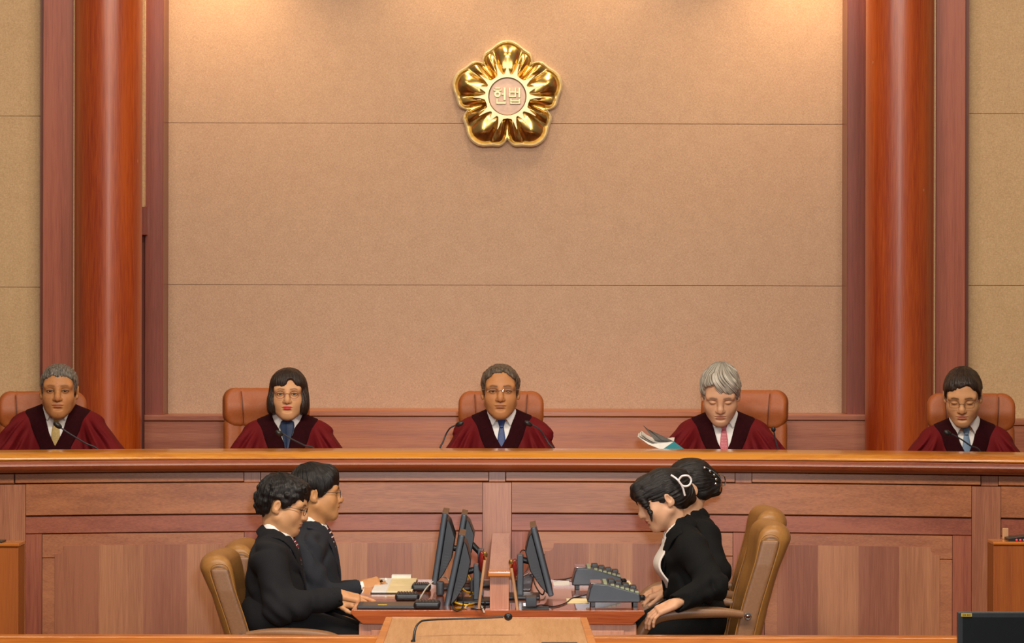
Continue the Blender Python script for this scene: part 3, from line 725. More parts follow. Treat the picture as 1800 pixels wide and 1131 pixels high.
def short_hair(s):
    vt, vs, vb = s.get('vt', .016), s.get('vs', .009), s.get('vb', .012)
    fz = s.get('fz', .068); tmp = s.get('temple', .048); sbz = s.get('side', -.012); nz = s.get('nape', -.075)
    pts = [(-.14, fz), (-.075, fz), (-.062, fz-.006), (-.050, tmp), (-.036, tmp-.020), (-.026, sbz), (-.006, sbz-.004), (.004, .018), (.034, .016), (.040, -.035), (.06, nz+.01), (.12, nz)]
    part = s.get('part', 0); sw = s.get('sweep', 1); am = s.get('amp', .0025); fr = s.get('freq', 230); seed = s.get('seed', 1)
    lx = s.get('lobe', 0)
    def fn(p):
        x, y, z = p[:, 0], p[:, 1], p[:, 2]
        d = ell(p, (0, .016, .033), (.0745+vs, .092+vb, .078+vt))
        d = smin(d, ell(p, (0, .040, -.010), (.062+vs, .062+vb, .075)), .02)
        d = smin(d, ell(p, (0, -.046, .052), (.066+vs*.6, .0415+vb*.3, .046+vt)), .02)
        if s.get('front', 0): d = smin(d, ell(p, (s.get('fx', 0), -.058, .078), (.060, .034, .026+s['front'])), .02)
        Lz = lineL(y, pts)+s.get('arch', .012)*-1*np.clip((np.abs(x)-.02)/.03, 0, 1)*(y < -.045)
        if s.get('Mline'): Lz = Lz+s['Mline']*np.exp(-((np.abs(x)-.040)/.016)**2)*(y < -.03)
        if part: Lz = Lz+lx*np.exp(-((x-part)/.022)**2)*(y < -.03)
        Lz = Lz+s.get('tiltx', 0)*x*(y < -.045)
        Lz = Lz+s.get('fringe', 0)*noise(p, (70, 10, 10), seed+4)*(y < -.03)
        d = smax(d, (Lz-z)*.8, .010)
        fl = flow_of(p, s)
        n = noise(fl*A3((fr, 12, 12)), 1, seed); n2 = noise(p, s.get('clump', 70), seed+9)
        return d+am*n+am*s.get('ck', .9)*n2
    return fn
def flow_of(p, s):
    """first coordinate runs across the strands, the others along"""
    x, y, z = p[:, 0], p[:, 1], p[:, 2]; st = s.get('flow', 'side')
    if st == 'side':                      # combed from a parting over the head, falling at the sides
        a = np.arctan2(np.abs(x-s.get('part', 0)*.8)+.02, z+.03); wf = np.clip((-y-.015)/.05, 0, 1); u = y*(1-.7*wf)+wf*(x*.9+z*.22)+a*.012
        return np.stack([u, a*.08, x*0+z*.3], 1).astype(f32)
    if st == 'crown':                     # short hair growing out from the crown
        a = np.arctan2(x-.006, -(y-.055)); return np.stack([a*.085+z*s.get('swirl', .10), z*.5, a*0], 1).astype(f32)
    if st == 'back':                      # combed backwards
        return np.stack([x*1.0+.12*z*np.sign(x), y, z], 1).astype(f32)
    if st == 'down':                      # straight fall, strands run vertically around the head
        a = np.arctan2(x, -(y-.01)); return np.stack([a*.085, z*.5, a*0], 1).astype(f32)
    if st == 'tied':                      # pulled to a knot behind
        k = A3(s.get('knot', (0, .10, .02))); q = p-k; a = np.arctan2(q[:, 2], np.sqrt(q[:, 0]**2+1e-6)*np.sign(q[:, 0])+1e-6)
        return np.stack([a*.07, np.sqrt((q**2).sum(1))*.6, q[:, 1]*.1], 1).astype(f32)
    return p
def make_head(root, s, C, R, scale=1.0):
    """C: world position of the head's centre; R: 3x3 numpy rotation"""
    s = dict(s); nbw = s['neckw']; s['neckl'] = tuple(((A3(nbw)-A3(C)) @ R)/scale)
    F = head_field(s); nl = s['neckl']; lo = [min(-.095, nl[0]-.065), min(-.125, nl[1]-.065), nl[2]-.04]; hi = [max(.095, nl[0]+.065), max(.125, nl[1]+.065), .126]
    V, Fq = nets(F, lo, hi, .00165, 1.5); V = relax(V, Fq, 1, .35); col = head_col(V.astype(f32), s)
    VW = (V*scale) @ R.T.astype(float)+np.array(C)
    M = Matrix([[R[i][j]*scale for j in range(3)]+[C[i]-wloc(root)[i]] for i in range(3)]+[[0, 0, 0, 1]])
    # eyes
    if s.get('eyes', 1.0) > .3:
        mb = MB(); gx, gz = s.get('gaze', (0, 0))
        for x in (-1, 1):
            c = (x*.0318, -.0762, -.0006); mb.ell(c, (.0118, .0118, .0118), None, 20, 12, 0)
            mb.ell((c[0]+gx, c[1]-.0100, c[2]+gz), (.0066, .0026, .0066), None, 14, 8, 1)
        e = mb.build('eyes', [M_eyew, M_iris], root, world=False); e.matrix_local = M
    return (VW, Fq), col, M, F
def add_hair(root, fn, M, lo, hi, mat, s, h=.0021, name='hair', rx=0):
    V, Fq = nets(fn, lo, hi, h, 1.9)
    if rx: V = relax(V, Fq, rx, .4)
    return np_mesh(name, [(V, Fq)], mat, root, M=M, flow=flow_of(V.astype(f32), s), local=True)
def glasses(root, M, mat, rx=.0225, rz=.0165, cx=.0315, z=-.003, y=-.103, r=.0009, shape='round', rimless=False, lens=True, tilt=0):
    mb = MB()
    for x in (-1, 1):
        pts = []
        for k in range(29):
            a = 2*PI*k/28; ex = .55 if shape == 'rect' else 1.0
            c, s_ = math.cos(a), math.sin(a)
            X = math.copysign(abs(c)**ex, c)*rx; Z = math.copysign(abs(s_)**ex, s_)*rz
            if rimless and Z < 0: continue
            pts.append((x*cx+X, y+.10*(abs(x*cx+X)-.02)**1*.9, z+Z))
        if rimless:
            pts = sorted(pts, key=lambda q: q[0])
        mb.tube(pts, r, 6)
        ex_ = x*(cx+rx); mb.tube(bez([(ex_, y+.10*(cx+rx-.02)*.9, z+rz*.45), (x*.0725, -.060, z+.008), (x*.0790, -.012, z+.008), (x*.0765, .003, z+.006)], 5), r, 6)
        mb.tube([(x*.008, y+.004, z-.002), (x*.011, y+.008, z-.008)], r*.8, 5)
    mb.tube(bez([(-(cx-rx), y, z+.003), (0, y-.003, z+.006), (cx-rx, y, z+.003)], 4), r, 6)
    g = mb.build('glasses', mat, root, world=False); g.matrix_local = M
    return g
M_h_grey = hairmat('grey_hair', '#2c2722', '#8d867c'); M_h_grey2 = hairmat('greying_hair', '#241c15', '#7a6a58')
M_h_silver = hairmat('silver_hair', '#4f463a', '#d6d0c2', (380, 30, 30)); M_h_black = hairmat('black_hair', '#080606', '#1e1613')
M_h_brown = hairmat('dark_brown_hair', '#120b08', '#3a281d'); M_gred = plain('red_frame', '#7a2018', 0.3, coat=.4); M_gblk = plain('black_frame', '#14100f', 0.3)
# ------------------------------------------------------------------ chairs
def rrect(p2x, p2z, hx, hz, r):
    qx = np.abs(p2x)-(hx-r); qz = np.abs(p2z)-(hz-r); return np.sqrt(np.maximum(qx, 0)**2+np.maximum(qz, 0)**2)+np.minimum(np.maximum(qx, qz), 0)-r
def judge_chair():
    r = thing('high_backed_chair', (0, 0, 0), '', 'chair')
    lean = lambda p: p[:, 1]-(p[:, 2]-.45)*.10
    def head(p):
        y = lean(p); zz = p[:, 2]-1.062; bul = .010*np.exp(-(zz/.05)**2)
        d = smax(rrect(p[:, 0], zz, .198, .088, .058), np.abs(y+bul*.6)-.044-bul, .022)
        gx = np.abs(p[:, 0])-(.118+.22*(1.062-p[:, 2])*-.25); return d+.0025*np.exp(-(gx/.004)**2)+.0012*noise(p, 22, 4)
    def low(p):
        y = lean(p); d = smax(rrect(p[:, 0], p[:, 2]-.74, .197, .29, .05), np.abs(y)-.037, .03); return d+.004*np.exp(-((np.abs(p[:, 0])-.12)/.006)**2)
    np_mesh('headrest', [nets(head, (-.22, -.05, .95), (.22, .16, 1.18), .005)], M_leather, r, local=True)
    np_mesh('backrest', [nets(low, (-.22, -.1, .42), (.22, .16, 1.05), .007)], M_leather, r, local=True)
    for s in (-1, 1):
        pts = []
        for z in np.linspace(.99, 1.135, 9): pts.append((s*(.118-.055*(1.062-z)*-1*-1), -.062+(z-.45)*.10-.012*math.exp(-((z-1.062)/.05)**2)+.014*max(0, (z-1.11)/.03)**2, z))
        MB().tube(bez(pts, 3), .0018, 6).build('piping', M_leather_d, r, world=False)
    def seat(p): return smax(rrect(p[:, 0], p[:, 1]+.22, .25, .25, .08), np.abs(p[:, 2]-.43)-.055, .04)
    np_mesh('seat', [nets(seat, (-.28, -.5, .35), (.28, .06, .51), .008)], M_leather, r, local=True)
    for s in (-1, 1):
        MB().tube(bez([(s*.21, .0, .60), (s*.275, -.03, .63), (s*.285, -.22, .63), (s*.28, -.30, .58), (s*.26, -.27, .42)], 6), .022, 10).build('armrest', M_leather, r, world=False)
    MB().lathe([(.03, .06), (.03, .38), (.10, .385), (.10, .40)], 16).build('column', M_chrome, r, world=False)
    for k in range(5):
        a = 2*PI*k/5; mb = MB(); mb.tube([(0, 0, .09), (math.cos(a)*.28, math.sin(a)*.28, .055)], [.028, .016], 8)
        mb.ell((math.cos(a)*.28, math.sin(a)*.28, .027), (.027, .027, .027), None, 12, 8); mb.build('base_arm', M_black, r, world=False)
    return r
def clerk_chair():
    r = thing('leather_chair', (0, 0, 0), '', 'chair')
    sp = [(-.015, .40), (.000, .52), (.030, .66), (.070, .80), (.092, .885)]
    def d2(p, rad):
        d = None
        for (a, b), (c, e) in zip(sp[:-1], sp[1:]):
            ax = A3((a, b)); bx_ = A3((c, e)); q = p[:, 1:3]; ab = bx_-ax; t = np.clip(((q-ax) @ ab)/float(ab @ ab), 0, 1)
            v = np.sqrt(((q-ax-t[:, None]*ab)**2).sum(1)); d = v if d is None else np.minimum(d, v)
        return d-rad
    def back(p):
        q = p.copy(); q[:, 1] += .10*(1-(p[:, 0]/.25)**2)*-.25
        wid = .215+.03*np.clip((p[:, 2]-.40)/.4, 0, 1)
        d = smax(d2(q, .040+.012*np.clip((p[:, 2]-.78)/.1, 0, 1)), np.abs(p[:, 0])-wid, .045)
        return d+.0012*noise(p, 18, 3)
    np_mesh('backrest', [nets(back, (-.27, -.10, .33), (.27, .20, .96), .006)], M_tan_l, r, local=True)
    for s in (-1, 1):
        def side(p, s=s):
            q = p.copy(); q[:, 1] += .004
            d = np.maximum(d2(q, .030), p[:, 2]-.885); wid = .219+.03*np.clip((p[:, 2]-.40)/.4, 0, 1); return smax(d, np.abs(s*p[:, 0]-wid+.016)-.018, .008)
        np_mesh('side_panel', [nets(side, (-.27 if s < 0 else .18, -.10, .33), (-.18 if s < 0 else .27, .20, .96), .0045)], M_tan_s, r, local=True)
        pts = []
        for k in range(30):
            t = k/29; 
            pts.append(t)
        # stitched edge round the side panel
        outl = []
        P2 = [Vector((a, b)) for a, b in sp]
        for sgn in (1, -1):
            seg = []
            for i in range(len(P2)):
                t = (P2[min(i+1, len(P2)-1)]-P2[max(i-1, 0)]).normalized(); nrm = Vector((-t.y, t.x))*sgn; seg.append(P2[i]+nrm*.031-Vector((.004, 0)))
            outl.append(seg)
        path = outl[0]+[P2[-1]+Vector((.004, .028))]+outl[1][::-1]
        MB().tube(bez([(s*(.226+.03*min(1, max(0, (q.y-.40)/.4))), q.x, min(q.y, .905)) for q in path], 4), .0022, 6).build('stitched_seam', M_tan_l, r, world=False)
        arm = bez([(s*.252, -.005, .632), (s*.262, -.09, .640), (s*.266, -.22, .636), (s*.266, -.30, .615), (s*.264, -.345, .555), (s*.258, -.33, .49), (s*.24, -.26, .43)], 7)
        MB().tube(arm, [.013+.007*min(1, i/9) for i in range(len(arm))], 12).build('armrest', M_tan_s, r, world=False)
        Rm = Matrix.Rotation(PI/2, 3, 'Y')
        MB().lathe([(.013, -.006), (.013, .003), (.010, .0055), (.008, .0045), (.004, .006), (.001, .006)], 18, (s*.262, .012, .627), Rm if s > 0 else Matrix.Rotation(-PI/2, 3, 'Y')).build('bolt', M_chrome, r, world=False)
    def seat(p): return smax(rrect(p[:, 0], p[:, 1]+.24, .235, .25, .08), np.abs(p[:, 2]-.42)-.05, .04)
    np_mesh('seat', [nets(seat, (-.28, -.52, .35), (.28, .06, .50), .008)], M_tan_l, r, local=True)
    MB().lathe([(.03, .06), (.03, .37), (.10, .375), (.10, .39)], 16).build('column', M_chrome, r, world=False)
    for k in range(5):
        a = 2*PI*k/5+.3; mb = MB(); mb.tube([(0, -.2, .09), (math.cos(a)*.27, -.2+math.sin(a)*.27, .055)], [.028, .016], 8)
        mb.ell((math.cos(a)*.27, -.2+math.sin(a)*.27, .027), (.027, .027, .027), None, 12, 8); mb.build('base_arm', M_black, r, world=False)
    return r
jc = judge_chair(); first = True
JCH = [(79, 15.15, 690, 10, 'orange leather high-backed chair behind the grey-haired man at the left edge'),
       (473, 15.35, 683, 13, 'orange leather high-backed chair behind the bob-haired woman'),
       (881, 15.5, 688, 0, 'orange leather high-backed chair of the man in the middle under the emblem'),
       (1305, 15.35, 685, -11, 'orange leather high-backed chair behind the silver-haired man reading a booklet'),
       (1705.5, 15.15, 690, -3, 'orange leather high-backed chair at the right, behind the dark-haired man in thin glasses')]
for i, (px, d, pt, rz, lb) in enumerate(JCH):
    c = jc if i == 0 else copy_tree(jc)
    ztop = CAMH-(pt-CY)*d/FPX; w_ = .982 if i else 1.0
    c.location = ((px-CX)*d/FPX, CAMY+d-.06, 0.30+(ztop-0.30-1.150)); c.rotation_euler = (0, 0, math.radians(rz)); c['label'] = lb; c['group'] = 'high-backed chairs behind the bench'
    dz = ztop-0.30-1.150; c.location.z = 0.30; c.scale = (1.0, 1.0, 1.0+dz/1.15)
cc = clerk_chair()
CCH = [(-0.985, -2.42, 90, 0.96, 'tan leather armchair of the near man at the left, seen from its side'),
       (-0.965, -1.68, 90, 0.95, 'tan leather armchair of the far man at the left, mostly hidden by the near one'),
       (0.862, -2.42, -90, 1.085, 'tan leather armchair of the near woman at the right, silver bolt on its side'),
       (0.905, -1.72, -90, 1.10, 'tan leather armchair of the far woman, top showing behind the near woman\'s chair')]
for i, (x, y, rz, sz, lb) in enumerate(CCH):
    c = cc if i == 0 else copy_tree(cc)
    c.location = (x, y, 0); c.rotation_euler = (0, 0, math.radians(rz)); c.scale = (1, 1.12, sz); c['label'] = lb; c['group'] = 'tan leather chairs at the clerks desk'
# ------------------------------------------------------------------ hands
def hand(F, wrist, f, nrm, thumb_side, curls=(.25, .3, .2), sc=1.0, spread=.04, thumb=(.5, .3), per=None, k=.006):
    """adds palm, four fingers and a thumb; f: finger direction, nrm: back of the hand"""
    f = Vector(f).normalized(); n = Vector(nrm); n = (n-f*n.dot(f)).normalized(); t = f.cross(n).normalized()
    if t.dot(Vector(thumb_side)) < 0: t = -t
    Wp = Vector(wrist); P = lambda a, b, c: Wp+(f*a+t*b+n*c)*sc
    R = np.array([[f[i], t[i], n[i]] for i in range(3)], dtype=f32)
    F.b(tuple(P(.045, 0, 0)), (.046*sc, .038*sc, .0135*sc), .012*sc, .012, R)
    F.e(tuple(P(.028, .024, -.006)), (.028*sc, .017*sc, .014*sc), .012, R)
    fi = [(.029, .045, .026, .021, .0088), (.0095, .049, .030, .022, .0090), (-.0105, .046, .028, .021, .0086), (-.029, .036, .021, .019, .0076)]
    for q, (off, l1, l2, l3, r) in enumerate(fi):
        cu = per[q] if per else curls; a = P(.084-abs(off-.008)*.25, off, .001); ang = 0; sp = spread*off/.03
        lens = (l1, l2, l3)
        for j in range(3):
            ang += cu[j]; dvec = (f*math.cos(ang)-n*math.sin(ang)+t*sp*math.cos(ang)).normalized(); b = a+dvec*lens[j]*sc
            F.c(tuple(a), tuple(b), r*sc*(1-.06*j), r*sc*(1-.06*(j+1)), k=.004 if j == 0 else .003); a = b
    a = P(.016, .028, -.004); o, c2 = thumb
    d1 = (f*math.cos(o*1.3)+t*math.sin(o*1.3)-n*.25).normalized(); b = a+d1*.042*sc; F.c(tuple(a), tuple(b), .0125*sc, .0105*sc, k=.010)
    d2_ = (f*math.cos(o*1.3-c2)+t*math.sin(o*1.3-c2)-n*.35).normalized(); e = b+d2_*.032*sc; F.c(tuple(b), tuple(e), .0102*sc, .0095*sc, k=.004)
    d3 = (f*math.cos(o*1.3-c2*1.8)+t*math.sin(o*1.3-c2*1.8)-n*.3).normalized(); F.c(tuple(e), tuple(e+d3*.024*sc), .0095*sc, .0078*sc, k=.004)
    return F
def bbox_pts(pts, pad): 
    a = np.array([list(p) for p in pts]); return a.min(0)-pad, a.max(0)+pad
def hand_mesh(wrist, f, nrm, ts, arm_to=None, **kw):
    F = Field(); sc = kw.get('sc', 1.0); back = Vector(wrist)-Vector(f).normalized()*.07 if arm_to is None else Vector(arm_to)
    F.ec(tuple(back), tuple(wrist), .026*sc, .025*sc, .8, nrm, k=0); 
    # palm root joins the wrist
    F.c(tuple(wrist), tuple(Vector(wrist)+Vector(f).normalized()*.02*sc), .021*sc, .018*sc, k=.015)
    hand(F, wrist, f, nrm, ts, **kw)
    lo, hi = bbox_pts([wrist, back], .05); g = Vector(wrist)+Vector(f).normalized()*.10*sc; l2, h2 = bbox_pts([g], .115*sc)
    V, Fq = nets(F, np.minimum(lo, l2), np.maximum(hi, h2), .0017, 1.5); return relax(V, Fq, 1, .3), Fq
def skin_cols(V, s):
    base = A3(H(SK[s.get('skin', 'a')][0])); n = noise(V.astype(f32), 90, 5)[:, None]; return base*(1+.07*n)*A3((1.0, .95, .92))
def body_object(root, pieces):
    o = np_mesh('body', [p[0] for p in pieces], M_skin, root, col=np.concatenate([p[1] for p in pieces])); return o
def ray_front(F, x, z, y0, y1, n=160):
    ys = np.linspace(y0, y1, n); P = np.stack([np.full(n, x), ys, np.full(n, z)], 1).astype(f32); d = F(P); i = np.argmax(d < 0)
    return float(ys[i]) if (d < 0).any() else None
def collar(root, c, zs, mat, rx=.058, ry=.064, front=(8, 33), drop=.038, dropb=.035, name='shirt_collar', R=None, flare=.012, th=.0025):
    """c: centre of the neck ring; zs: heights (front, side, back) relative to c"""
    for_side = []
    mb = MB()
    for s in (-1, 1):
        N = 22; rings = []
        for i in range(N+1):
            u = i/N; a0 = math.radians(front[0]+(180-front[0])*u); a1 = math.radians(front[1]+(180-front[1])*u)
            zt_ = float(np.interp(math.degrees(a0), [0, 70, 180], zs)); dr = drop+(dropb-drop)*min(1, u*2.2)
            col = []
            for j in range(5):
                v = j/4; a = a0+(a1-a0)*v; fl = flare*v**.8+.003*math.sin(v*PI)
                p = Vector((s*math.sin(a)*(rx+fl), -math.cos(a)*(ry+fl), zt_-dr*v+(.004*(1-v)*v*4)))
                if R is not None: p = R @ p
                col.append(Vector(c)+p)
            rings.append(col)
        vs = [p for r_ in rings for p in r_]; fs = [(i*5+j, i*5+j+1, (i+1)*5+j+1, (i+1)*5+j) for i in range(N) for j in range(4)]; mb.add(vs, fs)
        # stand of the collar
    return mb.build(name, mat, root, solid=th, fixn=False)
# ------------------------------------------------------------------ robed people behind the bench
def judge(s):
    d = s['d']; X = (s['bx']-CX)*d/FPX; Y = CAMY+d; zS = CAMH-(s['ys']-CY)*d/FPX; sw = s.get('sw', 1.0)
    root = thing('person', (X, Y, 0.30), s['label'], 'person', 'robed people seated behind the bench')
    L = lambda x, y, z: (X+x, Y+y, zS+z)
    hs = 1.04*s.get('hsc', 1.0); hx = (s['hx']-CX)*(d-.02)/FPX; hz = CAMH-(s['hy']-CY)*(d-.02)/FPX; C = (hx, Y+s.get('fy', -.02), hz)
    R = rotm(0, 0, s.get('yaw', 0)) @ rotm(s.get('pitch', 0), 0, 0) @ rotm(0, s.get('roll', 0), 0)
    s['neckw'] = L(0, .045, -.04)
    (vf), col, M, _ = make_head(root, s, C, R, hs)
    pieces = [(vf, col)]
    # torso under the clothes, arms and hands (hands rest on the desk behind the rail)
    zt = 1.062; B = Field(); B.e(L(0, .045, -.26), (.13, .075, .26)); B.c(L(0, .045, -.10), L(0, .045, -.03), .05, .05, k=.04)
    B.e((X, Y+.05, .86), (.15, .10, .12), .05)
    for q in (-1, 1):
        B.c((X+q*.08, Y+.02, .85), (X+q*.11, Y-.36, .84), .065, .05, k=.03); B.c((X+q*.11, Y-.36, .84), (X+q*.11, Y-.34, .42), .048, .035, k=.02)
        B.c(L(q*.12, .03, -.07), L(q*.2, -.03, -.25), .04, .035, k=.03)
    V, Fq = nets(B, (X-.3, Y-.46, .36), (X+.3, Y+.2, zS+.06), .011); pieces.append(((V, Fq), skin_cols(V, s)))
    hp = s.get('hands', [(-.10, -.30), (.10, -.30)])
    for q, (ax, ay) in zip((-1, 1), hp):
        w_ = (X+ax, Y+ay, zt+.022); fd = (-q*.45, -1.0, -.05)
        if s.get('booklet') and q == -1: w_ = (X-.22, Y-.20, 1.150); fd = (-.6, -.75, .15)
        v = hand_mesh(w_, fd, (0, 0, 1), (-q, 0, 0), curls=(.35, .4, .3) if not (s.get('booklet') and q == -1) else (.5, .6, .4)); pieces.append((v, skin_cols(v[0], s)))
    body_object(root, pieces)
    # robe
    def robe0():
        F = Field(); F.e(L(0, .035, -.27), (.165*sw, .115, .30)); F.e((X, Y+.05, .84), (.21, .16, .18), .08)
        F.c(L(-.115*sw, .032, -.047), L(.115*sw, .032, -.047), .046, k=.05)
        for q in (-1, 1):
            F.c(L(q*.045, .045, .012), L(q*.12*sw, .034, -.040), .030, .043, k=.035)
        return F
    R0 = robe0(); RB = robe0(); e_ = s.get('elb', .215)
    for q in (-1, 1):
        RB.c(L(q*.148*sw, .025, -.062), L(q*e_*sw, -.035, -.250), .056, .092, k=.035); RB.e(L(q*.168*sw, .0, -.115), (.052, .065, .085), .04)
        tx, ty = hp[0 if q < 0 else 1]; tz = zt+.05
        if s.get('booklet') and q == -1: tx, ty, tz = -.20, -.14, 1.13
        RB.c(L(q*e_*sw, -.035, -.250), (X+tx-(-q*.02), Y+ty+.05, tz+.012), .082, .052, k=.05)
        RB.c((X+q*.09, Y, .84), (X+q*.13, Y-.40, .84), .11, .09, k=.06); RB.c((X+q*.13, Y-.38, .84), (X+q*.12, Y-.36, .44), .09, .10, k=.04)
    def folds(p):
        x = p[:, 0]-X; q = np.sign(x); ax = np.abs(x); zz = p[:, 2]-zS
        ph = np.arctan2(ax-.060, .09-zz)+.0*q; m = np.clip((ax-.120)/.05, 0, 1)*np.clip((-.008-zz)/.07, 0, 1)
        n1 = noise(p, (6, 6, 4), s['seed']); f1 = np.sin(ph*34+q*1.3+n1*2.2+s['seed']); f2 = np.sin(ph*61+n1*4+2*q)
        w1 = ph*25+q*.9+n1*1.5+s['seed']*1.7; s1 = np.sin(w1); s1 = np.sign(s1)*np.abs(s1)**.75
        return -m*(.0120*s1+.0045*np.sin(w1*2.1+1.0+n1))-.004*m+.002*noise(p, 16, 3)*np.clip(-zz*8, 0, 1)
    RB.disp(folds)
    zi = s.get('vz', -.13); it = s.get('vtop', .064); lz = s.get('vtz', .03)
    def inner(p):
        zz = p[:, 2]-zS; return np.interp(zz, [zi, zi+.35*(lz-zi), lz, lz+.1], [0, it*.48, it, it*1.1]).astype(f32)
    def outer(p):
        zz = p[:, 2]-zS; return np.interp(zz, [-.30, -.15, 0, .1], s.get('oute', [.055, .066, .137, .15])).astype(f32)*sw
    def opening(p, g=0.0):
        x = np.abs(p[:, 0]-X); front = (p[:, 1]-(Y+.03)); return smax((x-inner(p)-g)*.85, front, .01)
    neckhole = lambda p: cap(p, L(0, .03, -.02), L(0, .03, .2), .058, .062)
    RB.f(lambda p: smax(opening(p), zi-(p[:, 2]-zS), .002), .004, '-'); RB.f(neckhole, .004, '-')
    lo = (X-.42, Y-.55, .36); hi = (X+.42, Y+.26, zS+.10)
    V, Fq = nets(RB, lo, hi, .0052); np_mesh('robe', [(relax(V, Fq, 1, .4), Fq)], M_robe, root)
    def facing(p):
        d_ = np.abs(R0(p)+.002)-.0075; x = np.abs(p[:, 0]-X); zz = p[:, 2]-zS
        d_ = smax(d_, (x-outer(p))*.85, .003); d_ = smax(d_, -opening(p, -.001), .003); d_ = smax(d_, -neckhole(p), .003)
        return smax(d_, np.where(p[:, 1]-Y > .045, -.06-zz, -.34-zz), .004)
    np_mesh('velvet_facing', [nets(facing, (X-.2, Y-.15, zS-.36), (X+.2, Y+.2, zS+.09), .0036)], M_velvet, root)
    # shirt front
    def shirt(p):
        d_ = np.abs(R0(p)+.014)-.004; d_ = smax(d_, np.abs(p[:, 0]-X)-.095, .003); d_ = smax(d_, p[:, 1]-Y-.05, .003); d_ = smax(d_, -.22-(p[:, 2]-zS), .003)
        return smax(d_, -cap(p, L(0, .03, -.02), L(0, .03, .2), .047), .003)
    np_mesh('shirt', [nets(shirt, (X-.12, Y-.15, zS-.24), (X+.12, Y+.08, zS+.08), .0036)], M_shirt, root)
    cz = s.get('cz', 0)
    collar(root, L(s.get('cx', 0), .028, .0+cz), (.004, .042, .056), M_shirt, front=s.get('cf', (9, 34)), drop=s.get('cd', .040))
    # tie
    if s.get('tie') is not None:
        kw, kh, bw = s.get('tiedim', (.017, .034, .019)); rings = []
        prof = [(-.004, kw*.80), (-.007, kw), (-.004-kh*.5, kw*.85), (-.004-kh, kw*.55), (-.004-kh-.004, kw*.62), (-.085, bw*.86), (-.13, bw), (-.20, bw*1.15)]
        for (z, w_) in prof:
            y = ray_front(R0, X, zS+z, Y-.3, Y+.1)
            y = (y if y is not None else Y-.03); knot = z > -.006-kh
            if z > -.05: y = min(y, Y-.030)
            th = .011 if knot else .004; yy = y-(.006 if knot else .002)+.010
            if z > -.012: yy += .004
            dx = s.get('tdx', 0)*(1 if z < -.04 else .5)
            ring = []
            for k in range(12):
                a = 2*PI*k/12; ring.append((X+dx+math.copysign(abs(math.cos(a))**.7, math.cos(a))*w_, yy-th*math.sin(a)-.004, zS+z+cz))
            rings.append(ring)
        MB().loft(rings).build('tie', s['tie'], root)
    return root, M
M_tie_g = plain('gold_tie', '#b59a5c', 0.6, nscale=200, var=.2); M_tie_b = plain('navy_tie', '#1f3150', 0.55, nscale=300, var=.2); M_tie_b2 = plain('blue_tie', '#2c4478', 0.5, nscale=300, var=.25)
M_tie_lb = plain('steel_blue_tie', '#64809c', 0.5, nscale=200, var=.12)
def checkmat(name, c1, c2, sc):
    m, nt, b = newmat(name); tc = nt.nodes.new('ShaderNodeTexCoord'); mp = nt.nodes.new('ShaderNodeMapping'); mp.inputs['Rotation'].default_value = (0, .785, 0)
    ck = nt.nodes.new('ShaderNodeTexChecker'); ck.inputs['Scale'].default_value = sc; ck.inputs['Color1'].default_value = H(c1)+(1,); ck.inputs['Color2'].default_value = H(c2)+(1,)
    nt.links.new(tc.outputs['Object'], mp.inputs['Vector']); nt.links.new(mp.outputs['Vector'], ck.inputs['Vector']); nt.links.new(ck.outputs['Color'], b.inputs['Base Color']); b.inputs['Roughness'].default_value = .6; return m
M_tie_r = checkmat('red_patterned_tie', '#b02c3c', '#d9909a', 260)
def stripemat(name, c1, c2, c3, sc):
    m, nt, b = newmat(name); tc = nt.nodes.new('ShaderNodeTexCoord'); mp = nt.nodes.new('ShaderNodeMapping'); mp.inputs['Rotation'].default_value = (0, .6, 0)
    wv = nt.nodes.new('ShaderNodeTexWave'); wv.inputs['Scale'].default_value = sc; wv.bands_direction = 'Z'; r = nt.nodes.new('ShaderNodeValToRGB'); r.color_ramp.interpolation = 'CONSTANT'
    r.color_ramp.elements[0].color = H(c1)+(1,); r.color_ramp.elements[1].position = .62; r.color_ramp.elements[1].color = H(c2)+(1,); e = r.color_ramp.elements.new(.9); e.color = H(c3)+(1,)
    nt.links.new(tc.outputs['Object'], mp.inputs['Vector']); nt.links.new(mp.outputs['Vector'], wv.inputs['Vector']); nt.links.new(wv.outputs['Fac'], r.inputs['Fac']); nt.links.new(r.outputs['Color'], b.inputs['Base Color']); b.inputs['Roughness'].default_value = .6; return m
M_tie_s = stripemat('striped_dark_red_tie', '#6a1420', '#1a1a26', '#c8b8b0', 22); M_tie_s2 = stripemat('striped_navy_tie', '#14161f', '#8a1c28', '#d8d0c8', 16)
HL, HH = (-.115, -.135, -.125), (.115, .155, .165)
# grey-haired man, far left
s = dict(d=14.95, bx=101, ys=728, hx=104, hy=689, yaw=4, skin='c', label='seated robed man with short grey hair and tan tie, at the left edge', seed=1, brow='#3a332e', neckr=.052,
         jaw=.98, cheek=1.0, lines=1, sw=1.06, elb=.225, tie=M_tie_g, tiedim=(.020, .030, .021), spots=1, eyes=1.0, tdx=.0, vz=-.15, hsc=1.0, browk=.6)
r, M = judge(s); hh = dict(s, vt=.007, vs=.008, vb=.006, fz=.068, temple=.044, part=.004, lobe=-.012, arch=.016, amp=.0018, freq=260, flow='back'); add_hair(r, short_hair(hh), M, HL, HH, M_h_grey, hh)
